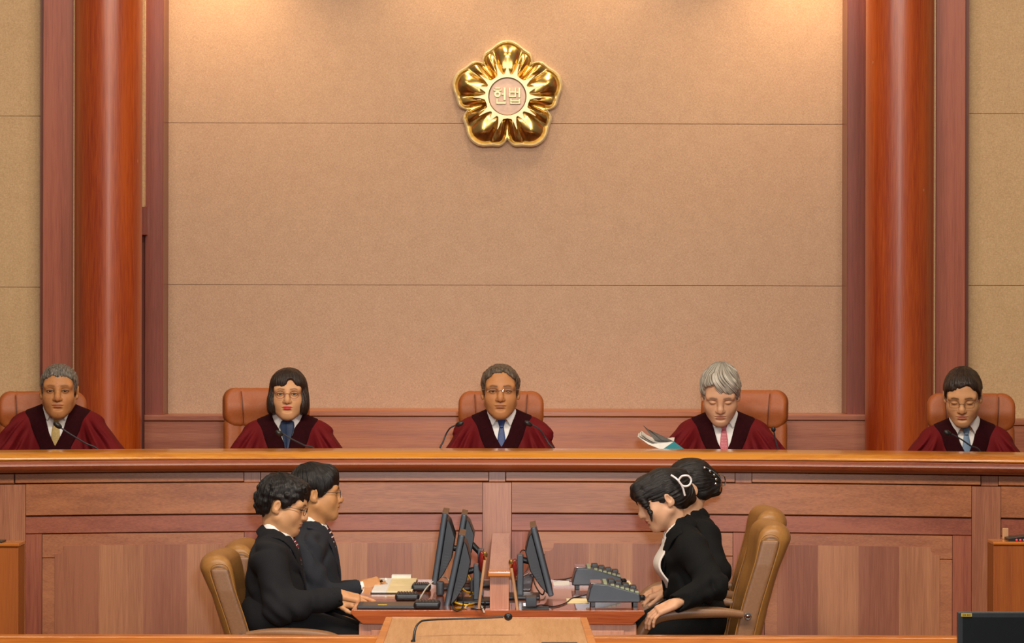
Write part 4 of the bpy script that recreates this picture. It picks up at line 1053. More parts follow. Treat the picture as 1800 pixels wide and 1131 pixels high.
# bob-haired woman
s = dict(d=15.0, bx=505, ys=743, hx=507, hy=694, yaw=1, pitch=-1, skin='b', fem=1, label='seated woman with black bob and red-framed glasses in dark red robe with navy scarf', seed=2, lip='#c22236', lipk=.95, jaw=1.02, cheek=1.0,
         tie=M_tie_b, tiedim=(.034, .030, .020), brow='#4a3426', browt=.002, sw=1.0, elb=.20, eyes=1.0, vz=-.115, vtop=.062, vtz=.06, cd=.055, hsc=.95, cz=.012, oute=[.055, .066, .137, .15])
s['tie'] = None; r, M = judge(s); JW = r; s2 = s
def bob(p):
    x, y, z = p[:, 0], p[:, 1], p[:, 2]; ax = np.abs(x)
    d = ell(p, (0, .018, .030), (.087, .108, .092)); d = smin(d, ell(p, (0, .030, -.035), (.094, .092, .085)), .03); d = smin(d, ell(p, (0, -.046, .056), (.072, .050, .054)), .02)
    for q in (-1, 1): d = smin(d, ell(p, (q*.070, -.022, -.045), (.027, .050, .062)), .02)
    n = noise(flow_of(p, {'flow': 'down'})*A3((260, 10, 10)), 1, 5)
    d = d+.0014*n+.002*noise(p, 40, 2)
    cut = ell(p, (.002, -.105, -.042), (.053, .062, .080), rotm(0, 17, 0)); cut = smin(cut, cap(p, (.016, -.100, .052), (.038, -.100, .010), .019), .015); cut = smin(cut, cap(p, (.014, -.100, .050), (-.006, -.100, .030), .008), .012)
    d = smax(d, -cut, .006)
    inn = ell(p, (0, .0, -.05), (.062, .070, .09)); d = smax(d, -smax(inn, z+.02, .01), .01)
    return smax(d, -.098-z+.012*np.clip(-y/.05, -1, 1)*0, .016)
add_hair(r, bob, M, (-.125, -.14, -.12), (.125, .16, .15), M_h_brown, {'flow': 'down'}, h=.0021)
glasses(r, M, M_gred, rx=.0205, rz=.0165, r=.0010)
# scarf of the woman
X, Y = wloc(JW).x, wloc(JW).y; zS = CAMH-(743-CY)*15.0/FPX
mb = MB(); rings = []
for (z, w_, th) in ((.008, .020, .010), (.002, .030, .016), (-.016, .033, .019), (-.034, .030, .017), (-.06, .022, .012), (-.09, .014, .010), (-.125, .007, .008), (-.17, .006, .006)):
    rings.append([(X+.004+math.cos(2*PI*k/16)*w_, Y-.045-max(0, -z)*.30-th*math.sin(2*PI*k/16)+.0025*math.cos(6*2*PI*k/16), zS+z) for k in range(16)])
mb.loft(rings).build('scarf', M_tie_b, JW)
# man in the middle
s = dict(d=15.1, bx=882, ys=736, hx=880, hy=688, yaw=0, skin='c', label='seated robed man with thin glasses and bright blue tie under the emblem', seed=3, brow='#4a3c30', jaw=.98, cheek=1.0, lines=1,
         tie=M_tie_b2, tiedim=(.0175, .034, .020), sw=1.0, elb=.215, eyes=.95, hsc=1.02, browk=.85)
r, M = judge(s); hh = dict(s, vt=.006, vs=.011, vb=.010, fz=.080, temple=.046, side=-.020, fringe=.003, arch=.022, amp=.0018, freq=240, flow='back', front=.0); add_hair(r, short_hair(hh), M, HL, HH, M_h_grey2, hh)
glasses(r, M, M_chrome, rx=.0215, rz=.0130, rimless=True, shape='rect', z=-.001, r=.0010)
# silver-haired man reading
s = dict(d=15.0, bx=1272, ys=739, hx=1266, hy=692, yaw=-4, pitch=24, fy=-.055, skin='d', label='seated robed man with silver hair and red patterned tie, looking down at a booklet', seed=4, brow='#6a5c50', jaw=1.0, lines=1, booklet=1,
         tie=M_tie_r, tiedim=(.018, .034, .020), sw=1.04, elb=.215, eyes=.2, hsc=1.02, vz=-.16)
r, M = judge(s); hh = dict(s, vt=.020, vs=.012, vb=.014, fz=.046, temple=.022, side=-.012, part=-.032, lobe=.030, tiltx=-.30, swirl=.45, arch=.000, amp=.0034, freq=150, ck=1.5, clump=38, flow='crown', front=.012, fx=.01, fringe=.014)
add_hair(r, short_hair(hh), M, HL, HH, M_h_silver, hh); JR = r
# dark-haired man, far right
s = dict(d=14.9, bx=1697, ys=750, hx=1691, hy=694, yaw=-10, pitch=20, fy=-.05, skin='b', label='seated robed man with wire glasses and steel-blue tie looking down, at the right', seed=5, brow='#2a1f18', jaw=.98, lines=1,
         tie=M_tie_lb, tiedim=(.018, .034, .021), sw=1.0, elb=.225, eyes=.2, hsc=1.0, vtop=.062, vtz=.05, cz=.008, cd=.045)
r, M = judge(s); hh = dict(s, vt=.011, vs=.009, vb=.010, fz=.062, temple=.046, side=-.005, part=.026, lobe=.016, arch=.016, amp=.0016, freq=240, flow='crown'); add_hair(r, short_hair(hh), M, HL, HH, M_h_brown, hh)
glasses(r, M, M_black2, rx=.0215, rz=.0145, shape='rect', r=.0007)
# ------------------------------------------------------------------ clerks at the desk (facing each other)
def clerk(s):
    sg = s['sg']; d = s['d']; Yc = CAMY+d; Wd = lambda px, py, dd=d: W(px, py, dd)
    nb = Wd(*s['neck']); root = thing('person', (Wd(s['hip'][0], 1100).x, Yc, 0), s['label'], 'person', s['group'])
    C = Wd(*s['head']); C.y += s.get('hy_', 0)
    R = rotm(0, 0, sg*90+s.get('yaw', 0)) @ rotm(s.get('pitch', 0), 0, 0)
    s['neckw'] = tuple(nb)
    (vf), col, M, HF = make_head(root, s, tuple(C), R, s['hsc'])
    pieces = [(vf, col)]
    hip = Wd(*s['hip']); ch = Wd(*s['chest']); X0 = hip.x
    nr = s.get('farm', None)
    B = Field(); B.c(tuple(nb+Vector((0, 0, -.03))), tuple(ch), .042, .06, k=.04); B.c(tuple(ch), tuple(hip), .06, .09, k=.05)
    kn = X0+sg*s.get('thigh', .40); zt = s.get('zt', .52)
    for q in (-1, 1):
        B.c((X0, Yc+q*.08, hip.z), (kn, Yc+q*.09, zt), .065, .05, k=.04); B.c((kn, Yc+q*.09, zt), (kn-sg*.04, Yc+q*.09, .08), .045, .032, k=.02)
        B.c((kn-sg*.05, Yc+q*.09, .05), (kn+sg*.10, Yc+q*.10, .035), .034, .028, k=.02)
    lo = (min(X0, kn, nb.x)-.25, Yc-.3, 0.0); hi = (max(X0, kn, nb.x)+.25, Yc+.3, nb.z+.06)
    V, Fq = nets(B, lo, hi, .012); pieces.append(((V, Fq), skin_cols(V, s)))
    for h_, arm in zip(s['hands'], s['arms']):
        e_ = Wd(*arm[-1][:3]); dv_ = (e_-Wd(*arm[-2][:3])).normalized()
        v = hand_mesh(tuple(Wd(*h_['at'])), h_['f'], h_['n'], h_.get('t', (0, 1, 0)), arm_to=tuple(e_-dv_*.06), **h_.get('kw', {})); pieces.append((v, skin_cols(v[0], s)))
    body_object(root, pieces)
    # jacket
    def jk0():
        F = Field()
        for (px, py, r_, ang) in s['torso']:
            F.e(tuple(Wd(px, py)), r_, .07, rotm(0, ang, 0))
        sh = Wd(*s['sh']); w = s.get('sw', .145)
        F.c((sh.x, Yc-w, sh.z), (sh.x, Yc+w, sh.z), .050, .050, k=.06)
        F.c(tuple(nb+Vector((0, 0, -.012))), (sh.x, Yc-w*.75, sh.z+.008), .05, .045, k=.05); F.c(tuple(nb+Vector((0, 0, -.012))), (sh.x, Yc+w*.75, sh.z+.008), .05, .045, k=.05)
        return F
    J0 = jk0(); J = jk0()
    for arm in s['arms']:
        pts = [Wd(*a[:3]) for a in arm]; rs = [a[3] for a in arm]
        for i in range(len(pts)-1): J.c(tuple(pts[i]), tuple(pts[i+1]), rs[i], rs[i+1], k=.03)
        e = pts[-1]; dv = (pts[-1]-pts[-2]).normalized(); hole0 = e-dv*.035; 
        J.clip(lambda p, e=e, dv=dv: np.where(np.sqrt(((p-A3(e))**2).sum(1)) < .09, (p-A3(e)) @ A3(dv)-.0, -1).astype(f32), .001)
        J.mc(tuple(hole0), tuple(e+dv*.1), rs[-1]-.007, rs[-1]-.007, k=.002)
    if s.get('hem'): J.clip(lambda p: (CAMH-(s['hem']-CY)*d/FPX)-p[:, 2], .01)
    zb = CAMH-(s['vbot']-CY)*d/FPX; zt_ = nb.z+.0; fx = s.get('open', .058)
    def inner(p): return np.interp(p[:, 2], [zb, zb+.4*(zt_-zb), zt_, zt_+.1], [0, fx*.6, fx, fx*1.1]).astype(f32)
    axisx = lambda p: (p[:, 0]-np.interp(p[:, 2], [ch.z-.1, nb.z], [ch.x, nb.x]).astype(f32))*sg
    def opening(p, g=0): return smax((np.abs(p[:, 1]-Yc)-inner(p)-g)*.85, -(axisx(p)-.0), .01)
    nh = lambda p: cap(p, tuple(nb+Vector((0, 0, -.06))), tuple(C-(C-nb)*.35), .053, .053)
    J.f(lambda p: smax(opening(p), zb-p[:, 2], .002), .004, '-'); J.f(nh, .004, '-')
    sd = s['seed']
    def wr(p):
        n1 = noise(p, (9, 9, 9), sd); n2 = noise(p+A3((0, 0, 0))+.02*n1[:, None], (22, 14, 22), sd+1)
        u = (p[:, 0]*s.get('fa', .7)+p[:, 2]*s.get('fb', .7)); f = (1-2*np.abs(np.sin(u*34+n1*3.2)))*np.clip(n1*1.8+.45, 0, 1)
        el = Wd(*s['arms'][0][1][:3]); r2 = np.sqrt(((p-A3(el))**2).sum(1)); ring = np.sin(((p-A3(el)) @ A3(Vector((.55*sg, 0, .83))))*130+n1*3)*np.exp(-(r2/.075)**2)
        ends = np.min([np.sqrt(((p-A3(Wd(*arm_[-1][:3])))**2).sum(1)) for arm_ in s['arms']], axis=0)
        return s.get('wr', 1.0)*np.clip(.004*n2+.009*f+.007*ring, -.009, .009)*np.clip((ends-.03)/.08, 0, 1)
    J.disp(wr)
    xs = [Wd(a[0], a[1]).x for a in s['torso']]+[Wd(*a[:2]).x for arm in s['arms'] for a in arm]
    lo = (min(xs)-.18, Yc-.36, Wd(0, 1131).z-.05 if not s.get('hem') else Wd(0, s['hem']).z-.02); hi = (max(xs)+.16, Yc+.36, nb.z+.09)
    V, Fq = nets(J, lo, hi, .0050); np_mesh('jacket', [(relax(V, Fq, 3, .45), Fq)], s['suit'], root)
    # lapels: a second layer beside the opening
    def lap(p):
        d_ = np.abs(J0(p)-.003+.0*p[:, 0])-.0035; t = np.clip((p[:, 2]-zb)/(zt_-zb), 0, 1); wdt = inner(p)+.012+.050*t
        d_ = smax(d_, (np.abs(p[:, 1]-Yc)-wdt)*.85, .002); d_ = smax(d_, -opening(p, -.001), .002); d_ = smax(d_, zb-p[:, 2], .003); d_ = smax(d_, -(axisx(p)+.015), .003)
        return smax(d_, p[:, 2]-nb.z-.005, .003)
    V, Fq = nets(lap, (nb.x-.22, Yc-.16, zb-.02), (nb.x+.26, Yc+.16, nb.z+.06), .0038); np_mesh('lapel', [(relax(V, Fq, 2, .4), Fq)], s['suit'], root)
    def shirt(p):
        bl = s.get('bulge', 0)
        d_ = np.abs(J0(p)+.012-bl*np.exp(-((p[:, 2]-(zb+zt_)*.5+.02)/.06)**2))-.004; d_ = smax(d_, np.abs(p[:, 1]-Yc)-.095, .003); d_ = smax(d_, -axisx(p)-.01, .003); d_ = smax(d_, zb-.03-p[:, 2], .003)
        return smax(d_, -nh(p)-.004, .003)
    np_mesh('shirt', [nets(shirt, (nb.x-.2, Yc-.12, zb-.05), (nb.x+.26, Yc+.12, nb.z+.05), .004)], s.get('shirtm', M_shirt), root)
    Rc = Matrix.Rotation(sg*PI/2, 3, 'Z') @ Matrix.Rotation(math.radians(s.get('ctilt', 22)), 3, 'X')
    if s.get('collar', True):
        cc_ = nb+Vector(s.get('coff', (0, 0, 0)))
        collar(root, cc_, (-.002, .022, .040), M_shirt, rx=.053, ry=.054, R=Rc, drop=.042, dropb=.030, flare=.009)
    cc_ = nb+Vector(s.get('coff', (0, 0, 0)))-Vector((0, 0, .016))
    collar(root, cc_, (-.012, .012, .036), s['suit'], rx=.060, ry=.062, R=Rc, front=(48, 62), drop=.050, dropb=.045, flare=.020, name='jacket_collar', th=.004)
    if s.get('tie'):
        rings = []; n_ = 9
        for i in range(n_):
            t = i/(n_-1); z = nb.z-.012-t*(nb.z-.012-zb-.01)
            P = np.stack([nb.x+sg*np.linspace(.25, -.05, 240), np.full(240, Yc), np.full(240, z)], 1).astype(f32); dd_ = J0(P); k_ = int(np.argmax(dd_ < 0)); x = P[k_, 0]-sg*.004
            if t < .2: x = nb.x+sg*(.060+t*.12)
            w_ = float(np.interp(t, [0, .10, .2, 1], [.015, .013, .010, .021])); th = float(np.interp(t, [0, .1, .2, 1], [.010, .011, .005, .004]))
            rings.append([(x+sg*th*math.sin(2*PI*k/12), Yc+w_*math.cos(2*PI*k/12), z) for k in range(12)])
        MB().loft(rings).build('tie', s['tie'], root)
    # cuffs
    for arm, h_ in zip(s['arms'], s['hands']):
        e = Wd(*arm[-1][:3]); dv = (e-Wd(*arm[-2][:3])).normalized(); r_ = arm[-1][3]-.007
        if s.get('cuff', True): MB().tube([e-dv*.03, e+dv*.010], [r_, r_-.002], 18, caps=False).build('shirt_cuff', M_shirt, root, solid=.002)
    # trousers
    T = Field(); T.e((X0, Yc, hip.z), (.125, .165, .12), .05)
    for q in (-1, 1):
        T.c((X0, Yc+q*.08, hip.z), (kn, Yc+q*.09, zt), .092, .072, k=.05); T.c((kn, Yc+q*.09, zt), (kn-sg*.04, Yc+q*.09, .10), .068, .052, k=.03)
    T.disp(lambda p: .004*noise(p, 14, sd)); T.clip(lambda p: .09-p[:, 2], .003)
    np_mesh('trousers', [nets(T, (min(X0, kn)-.2, Yc-.28, .06), (max(X0, kn)+.2, Yc+.28, hip.z+.18), .009)], s.get('trous', s['suit']), root)
    for q in (-1, 1):
        S = Field(); S.c((kn-sg*.06, Yc+q*.09, .045), (kn+sg*.12, Yc+q*.10, .035), .042, .036, k=.02); S.clip(lambda p: .004-p[:, 2], .004)
        np_mesh('shoe', [nets(S, (kn-.2, Yc+q*.095-.07, -.01), (kn+.2, Yc+q*.095+.07, .10), .008)], M_black, root)
    return root, M
GM = 'clerks seated at the desk'
M_shirtb = plain('cream_blouse', '#e6ddd2', 0.7, var=.03)
# near man, left
s = dict(sg=1, d=12.6, yaw=-4, pitch=14, head=(498, 889), hsc=.90, neck=(487, 943), hip=(478, 1085), chest=(484, 1000), sh=(478, 978), seed=11, skin='b', eyes=.9, brow='#1c1410', neckr=.050,
         label='near man at the left in dark suit and red tie, black curly hair', group=GM, suit=M_suit, tie=M_tie_s, vbot=1045, ctilt=30, beard=.15,
         torso=[(484, 1000, (.098, .165, .13), 12), (487, 1050, (.105, .165, .11), 0), (483, 1092, (.115, .17, .09), 0)],
         arms=[[(476, 985, 12.43, .060), (494, 1072, 12.36, .058), (602, 1049, 12.40, .036)], [(482, 985, 12.78, .060), (505, 1068, 12.84, .052), (596, 1060, 12.62, .036)]],
         hands=[dict(at=(598, 1047, 12.40), f=(1, .12, -.22), n=(.15, -.25, 1), kw=dict(sc=.86, per=[(.05, .12, .1), (.35, .5, .3), (.5, .6, .4), (.55, .6, .4)], thumb=(.35, .2))),
                dict(at=(594, 1062, 12.62), f=(1, -.35, -.12), n=(0, .1, 1), t=(0, -1, 0), kw=dict(sc=.84, curls=(.3, .4, .3)))], trous=M_suit, cuff=False)
r, M = clerk(s); hh = dict(s, vt=.022, vs=.016, vb=.016, fz=.036, temple=.020, side=-.004, nape=-.070, arch=.0, amp=.0042, freq=110, ck=1.3, clump=60, flow='crown', fringe=.016, front=.010)
add_hair(r, short_hair(hh), M, (-.12, -.145, -.125), (.12, .16, .17), M_h_black, hh)
glasses(r, M, M_gblk, rx=.0225, rz=.0165, r=.0012)
# far man, left
s = dict(sg=1, d=13.3, yaw=6, pitch=0, head=(557, 868), hsc=.92, neck=(550, 925), hip=(545, 1075), chest=(552, 985), sh=(543, 960), seed=12, skin='a', eyes=.9, brow='#1c1410', neckr=.052, beard=.12,
         label='far man at the left in charcoal suit and thin glasses, holding a pen', group=GM, suit=M_suitg, tie=M_tie_s2, vbot=1030, ctilt=26,
         torso=[(553, 985, (.092, .165, .13), 4), (555, 1035, (.092, .165, .11), 0), (552, 1080, (.115, .17, .09), 0)],
         arms=[[(540, 970, 13.12, .060), (556, 1056, 13.06, .056), (637, 1035, 13.08, .034)], [(546, 970, 13.5, .060), (566, 1050, 13.55, .052), (630, 1035, 13.45, .036)]],
         hands=[dict(at=(636, 1033, 13.08), f=(1, .15, .28), n=(-.35, -.55, .8), kw=dict(sc=.84, per=[(.75, .9, .5), (.8, 1.0, .6), (.9, 1.0, .6), (1.0, 1.0, .6)], thumb=(.5, .5))),
                dict(at=(630, 1035, 13.45), f=(1, -.4, -.05), n=(0, .1, 1), t=(0, -1, 0), kw=dict(sc=.84, curls=(.3, .4, .3)))])
r, M = clerk(s); hh = dict(s, vt=.024, vs=.016, vb=.018, fz=.030, temple=.014, side=-.012, nape=-.070, arch=.0, amp=.0028, freq=160, ck=.9, clump=40, flow='crown', fringe=.006, front=.014)
add_hair(r, short_hair(hh), M, (-.12, -.145, -.125), (.12, .16, .17), M_h_black, hh)
glasses(r, M, M_black2, rx=.0215, rz=.0155, r=.0009)
MR = r
# near woman, right
s = dict(sg=-1, d=12.6, yaw=8, pitch=24, head=(1164, 876), hsc=.93, neck=(1190, 925), hip=(1222, 1085), chest=(1203, 995), sh=(1210, 958), seed=13, skin='d', fem=1, eyes=.2, brow='#2a1c16', neckr=.040, lip='#b03a3c', lipk=.9,
         label='near woman at the right in black suit and cream blouse, white hair clip', group=GM, suit=M_suitb, tie=None, vbot=1040, open=.085, ctilt=28, collar=False, bulge=.036, sw=.125, shirtm=M_shirtb,
         torso=[(1205, 990, (.088, .15, .12), -22), (1218, 1035, (.092, .145, .11), -10), (1222, 1080, (.105, .17, .10), 0)], hem=1112, cuff=False,
         arms=[[(1218, 965, 12.45, .058), (1252, 1030, 12.33, .052), (1186, 1062, 12.26, .036)], [(1212, 965, 12.75, .056), (1225, 1040, 12.84, .050), (1168, 1046, 12.86, .036)]],
         hands=[dict(at=(1188, 1061, 12.255), f=(-1, -.10, -.42), n=(-.35, -.40, 1), kw=dict(sc=.84, curls=(.35, .50, .35), spread=.09, thumb=(.5, .3))),
                dict(at=(1172, 1040, 12.86), f=(-1, 0, -.35), n=(-.3, 0, 1), t=(0, -1, 0), kw=dict(sc=.80, curls=(.5, .6, .3)))])
s['zt'] = .50
r, M = clerk(s)
def w1hair(p):
    x, y, z = p[:, 0], p[:, 1], p[:, 2]; fl = flow_of(p, {'flow': 'tied', 'knot': (0, .085, .03)})
    d = ell(p, (0, .016, .034), (.084, .104, .089)); d = smin(d, ell(p, (0, .060, -.010), (.070, .058, .068)), .03)
    d = smin(d, cap(p, (.0, .105, .045), (.0, .108, -.050), .036, .026), .025)
    d = smin(d, ell(p, (0, -.050, .056), (.072, .052, .058)), .02)
    cut = ell(p, (0, -.120, -.055), (.10, .078, .100)); cut = smin(cut, ell(p, (0, -.03, -.085), (.12, .075, .055)), .02); cut = smin(cut, ell(p, (.0, .012, -.010), (.12, .017, .030)), .006)
    d = smax(d, -cut, .008)
    for q in (-1, 1):        # long side bangs falling beside the face
        pts = [(q*.022, -.082, .080), (q*.050, -.086, .052), (q*.064, -.080, .014), (q*.067, -.076, -.024), (q*.064, -.084, -.060)]
        rr = [.022, .019, .013, .007, .0015]
        for (a, b), (ra, rb) in zip(zip(pts[:-1], pts[1:]), zip(rr[:-1], rr[1:])): d = smin(d, cap(p, a, b, ra, rb), .012)
    return d+.0022*noise(fl*A3((150, 8, 8)), 1, 5)+.0035*noise(p, 38, 2)
add_hair(r, w1hair, M, (-.125, -.15, -.13), (.125, .165, .15), M_h_black, {'flow': 'tied', 'knot': (0, .085, .03)})
# loose strands
mb = MB(); random.seed(3)
for k in range(22):
    q = -1 if k % 2 else 1; a = random.random()
    p0 = Vector((q*random.uniform(.02, .075), -.085+.10*a, .080-.05*a+random.uniform(-.01, .02))); L_ = random.uniform(.03, .08)
    pts = [p0+Vector((q*.012*math.sin(t*3)+random.uniform(-.002, .002), -.022*math.sin(t*2.4)*(1-a)+.004*t, -L_*t)) for t in (0, .25, .5, .75, 1)]
    mb.tube(bez(pts, 3), [.0007]*12+[.0003], 4)
o = mb.build('loose_strands', M_h_black, r, world=False); o.matrix_local = M
mb = MB(); mb.tube(bez([(.086, .060, .082), (.094, .075, .055), (.094, .082, .020), (.088, .078, -.018)], 6), .0042, 8)
mb.tube(bez([(.092, .078, .050), (.096, .098, .060), (.094, .122, .050), (.092, .126, .028), (.094, .108, .014), (.096, .086, .022), (.094, .078, .044)], 6), .0042, 8)
M_clip = plain('white_clip', '#e8e0dc', .25, coat=.5); o = mb.build('hair_clip', M_clip, r, world=False)
o.matrix_local = M
# far woman, right
s = dict(sg=-1, d=13.3, yaw=4, pitch=12, head=(1209, 856), hsc=.93, neck=(1213, 910), hip=(1235, 1075), chest=(1230, 975), sh=(1236, 938), seed=14, skin='d', fem=1, eyes=.2, brow='#2a1c16', neckr=.040, lip='#b03a3c',
         label='far woman at the right in black suit, silver claw clip in hair', group=GM, suit=M_suitb, tie=None, vbot=1020, open=.07, wr=.35, ctilt=24, collar=False, sw=.125, shirtm=M_shirtb,
         torso=[(1228, 970, (.085, .15, .12), -22), (1240, 1020, (.085, .145, .11), -8), (1238, 1070, (.105, .17, .10), 0)], hem=1105, cuff=False,
         arms=[[(1240, 945, 13.16, .056), (1262, 1005, 13.08, .050), (1196, 1040, 13.05, .036)], [(1232, 945, 13.45, .056), (1250, 1010, 13.53, .050), (1180, 1034, 13.54, .036)]],
         hands=[dict(at=(1180, 1036, 13.05), f=(-1, .05, -.1), n=(-.1, -.25, 1), kw=dict(sc=.80, curls=(.45, .55, .3), spread=.09)), dict(at=(1176, 1030, 13.54), f=(-1, 0, -.2), n=(-.2, 0, 1), t=(0, -1, 0), kw=dict(sc=.8, curls=(.5, .6, .3)))])
r, M = clerk(s)
def w2hair(p):
    x, y, z = p[:, 0], p[:, 1], p[:, 2]; fl = flow_of(p, {'flow': 'tied', 'knot': (0, .10, .0)})
    d = ell(p, (0, .018, .034), (.084, .106, .089)); d = smin(d, ell(p, (0, .060, -.010), (.070, .056, .062)), .03)
    d = smin(d, ell(p, (0, .112, -.010), (.040, .038, .056)), .02)
    cut = ell(p, (0, -.115, -.045), (.10, .075, .112)); cut = smin(cut, ell(p, (0, -.03, -.085), (.12, .075, .055)), .02); cut = smin(cut, ell(p, (.0, .012, -.008), (.12, .019, .030)), .006)
    return smax(d, -cut, .008)+.0022*noise(fl*A3((150, 8, 8)), 1, 6)+.003*noise(p, 38, 4)
add_hair(r, w2hair, M, (-.125, -.14, -.13), (.125, .175, .15), M_h_black, {'flow': 'tied', 'knot': (0, .10, .0)})
mb = MB()
for k in range(7):
    t = k/6; z = .070-.12*t; y = .082+.040*math.sin(t*PI); mb.ell((.030+.035*(1-t), y, z), (.005, .006, .007), None, 8, 6)
mb.tube(bez([(.060, .085, .072), (.056, .120, .040), (.050, .142, .0), (.044, .128, -.045)], 5), .003, 6)
mb.tube(bez([(.046, .135, .03), (.030, .162, .015), (.030, .158, -.02), (.046, .135, -.025)], 5), .003, 6)
o = mb.build('hair_clip', M_chrome, r, world=False); o.matrix_local = M

# ------------------------------------------------------------------ the desk
ZD = CAMH-(1073.5-CY)*12.04/FPX          # desk top height
YN, YF = CAMY+12.04, CAMY+13.47
XA, XB = W(617, 0, 12.04).x, W(1135, 0, 12.04).x
dk = thing('shared_desk', ((XA+XB)/2, (YN+YF)/2, 0), 'glossy reddish wooden desk shared by the four clerks in front of the bench', 'desk')
dt = .052
MB().prism([(XA+.045, ZD-dt), (XA+.02, ZD-.030), (XA, ZD-.012), (XA+.004, ZD), (XB-.004, ZD), (XB, ZD-.012), (XB-.02, ZD-.030), (XB-.045, ZD-dt)], 'y', YN, YF).build('top', M_desk, dk, bevel=.002)
MB().box(XA+.03, XB-.03, YN+.02, YF-.03, .02, ZD-dt, .003).build('body', M_deskf, dk)
MB().box(XA+.075, XB-.075, YN+.014, YN+.03, .06, ZD-dt-.022, .002).build('front_panel', M_deskf, dk)
xd0, xd1 = W(862, 0, 12.06).x, W(895.5, 0, 12.06).x; zdv = CAMH-(1004-CY)*12.06/FPX
dv = thing('desk_divider', ((xd0+xd1)/2, CAMY+12.08, ZD), 'low wooden divider running down the middle of the desk up to the bench', 'divider')
MB().box(xd0, xd1, CAMY+12.085, CAMY+14.2, ZD, zdv-.022, .001).build('body', M_deskf, dv)
MB().box(xd0-.007, xd1+.007, CAMY+12.06, CAMY+12.10, zdv-.022, zdv-.001, .004).build('front_lip', M_orange, dv)
MB().box(xd0-.004, xd1+.004, CAMY+12.10, CAMY+14.2, zdv-.022, zdv, .003).build('top', wood('divider_top_wood', '#a8644a', '#cc947a', 'y', .3, .5, 1.2, 40, 31), dv)
# ------------------------------------------------------------------ monitors (seen edge-on)
def monitor(base, top, d, sg, wid, lb, th=.021, hgt=None):
    """base, top: photo points of the bottom and the top edge of the slim side; sg: side the screen faces"""
    a = W(base[0], base[1], d); b = W(top[0], top[1], d); up = (b-a); Hh = up.length; up.normalize(); f = Vector((sg, 0, 0)); f = (f-up*f.dot(up)).normalized()
    c = (a+b)/2; y0 = c.y; y1 = y0+wid; Y = Vector((0, 1, 0))
    bp = Vector((c.x-sg*.09, y0+wid/2, ZD)); r = thing('monitor', bp, lb, 'monitor', 'monitors on the clerks desk')
    Mx = Matrix(((f.x, 0, up.x, c.x), (0, 1, 0, y0+wid/2), (f.z, 0, up.z, c.z), (0, 0, 0, 1)))
    m = MB(); m.box(-th/2, th/2, -wid/2, wid/2, -Hh/2, Hh/2, .005, Mx); m.build('casing', M_frame, r)
    m = MB(); m.box(th/2-.001, th/2+.0008, -wid/2+.018, wid/2-.018, -Hh/2+.022, Hh/2-.018, 0, Mx); m.build('screen', M_screen, r)
    m = MB(); prof = [(-th/2, -Hh*.47), (-th/2-.020, -Hh*.34), (-th/2-.042, -Hh*.10), (-th/2-.042, Hh*.18), (-th/2-.014, Hh*.38), (-th/2, Hh*.42)]
    vs = [Mx @ Vector((p[0], y_, p[1])) for y_ in (-wid/2+.03, wid/2-.03) for p in prof]; n_ = len(prof)
    m.add(vs, [tuple(range(n_)), tuple(range(n_, 2*n_))[::-1]]+[(i, n_+i, n_+(i+1) % n_, (i+1) % n_) for i in range(n_)]); m.build('rear_bulge', M_black, r, bevel=.003)
    m = MB()
    for k in range(6): m.box(-th/2-.030, -th/2-.012, -wid/2+.0285, -wid/2+.031, -Hh*.26+k*.011, -Hh*.26+k*.011+.004, 0, Mx)
    m.build('vent_slots', M_black2, r)
    m = MB(); m.box(-th/2-.001, th/2+.001, -wid/2, wid/2, Hh/2-.001, Hh/2+.0015, 0, Mx); m.build('top_edge', M_edge, r)
    px = c.x-sg*.082; hh_ = min(c.z+.02-ZD, Hh*.62)
    m = MB(); m.box(px-.012, px+.012, y0+wid/2-.035, y0+wid/2+.035, ZD+.012, ZD+hh_, .003); m.build('stand', M_frame, r)
    q = Mx @ Vector((-th/2-.035, 0, 0)); m = MB(); m.tube([(px, y0+wid/2, ZD+hh_-.02), tuple(q)], .012, 10); m.build('hinge', M_black, r)
    m = MB(); m.box(px-.075, px+.075, y0+wid/2-.10, y0+wid/2+.10, ZD+.0005, ZD+.013, .004); m.build('base', M_black, r)
    return r
monitor((764, 1029), (783, 903), 12.85, -1, .34, 'tall black monitor leftmost of the three on the left side')
monitor((800, 1010), (817, 905), 13.02, -1, .30, 'black monitor mostly hidden behind the front one on the left side')
monitor((785, 1073), (813, 941), 12.22, -1, .32, 'black monitor nearest the camera, front one of the left three')
monitor((970, 1049), (938, 927), 12.42, 1, .34, 'single black monitor on the right side of the desk, facing the women')
# ------------------------------------------------------------------ things on the desk
def put(px, py): return (py-CY) and CAMY+ (CAMH-ZD)*FPX/(py-CY)     # depth of a point on the desk top seen at row py
def dpt(px, py, z=0.0):
    d = (CAMH-ZD-z)*FPX/(py-CY); return W(px, py, d)
def tagged(mb, name, mats, lb, cat, group=None, **k):
    o = mb.build(name, mats, None, **k); return meta(o, lb, cat, group)
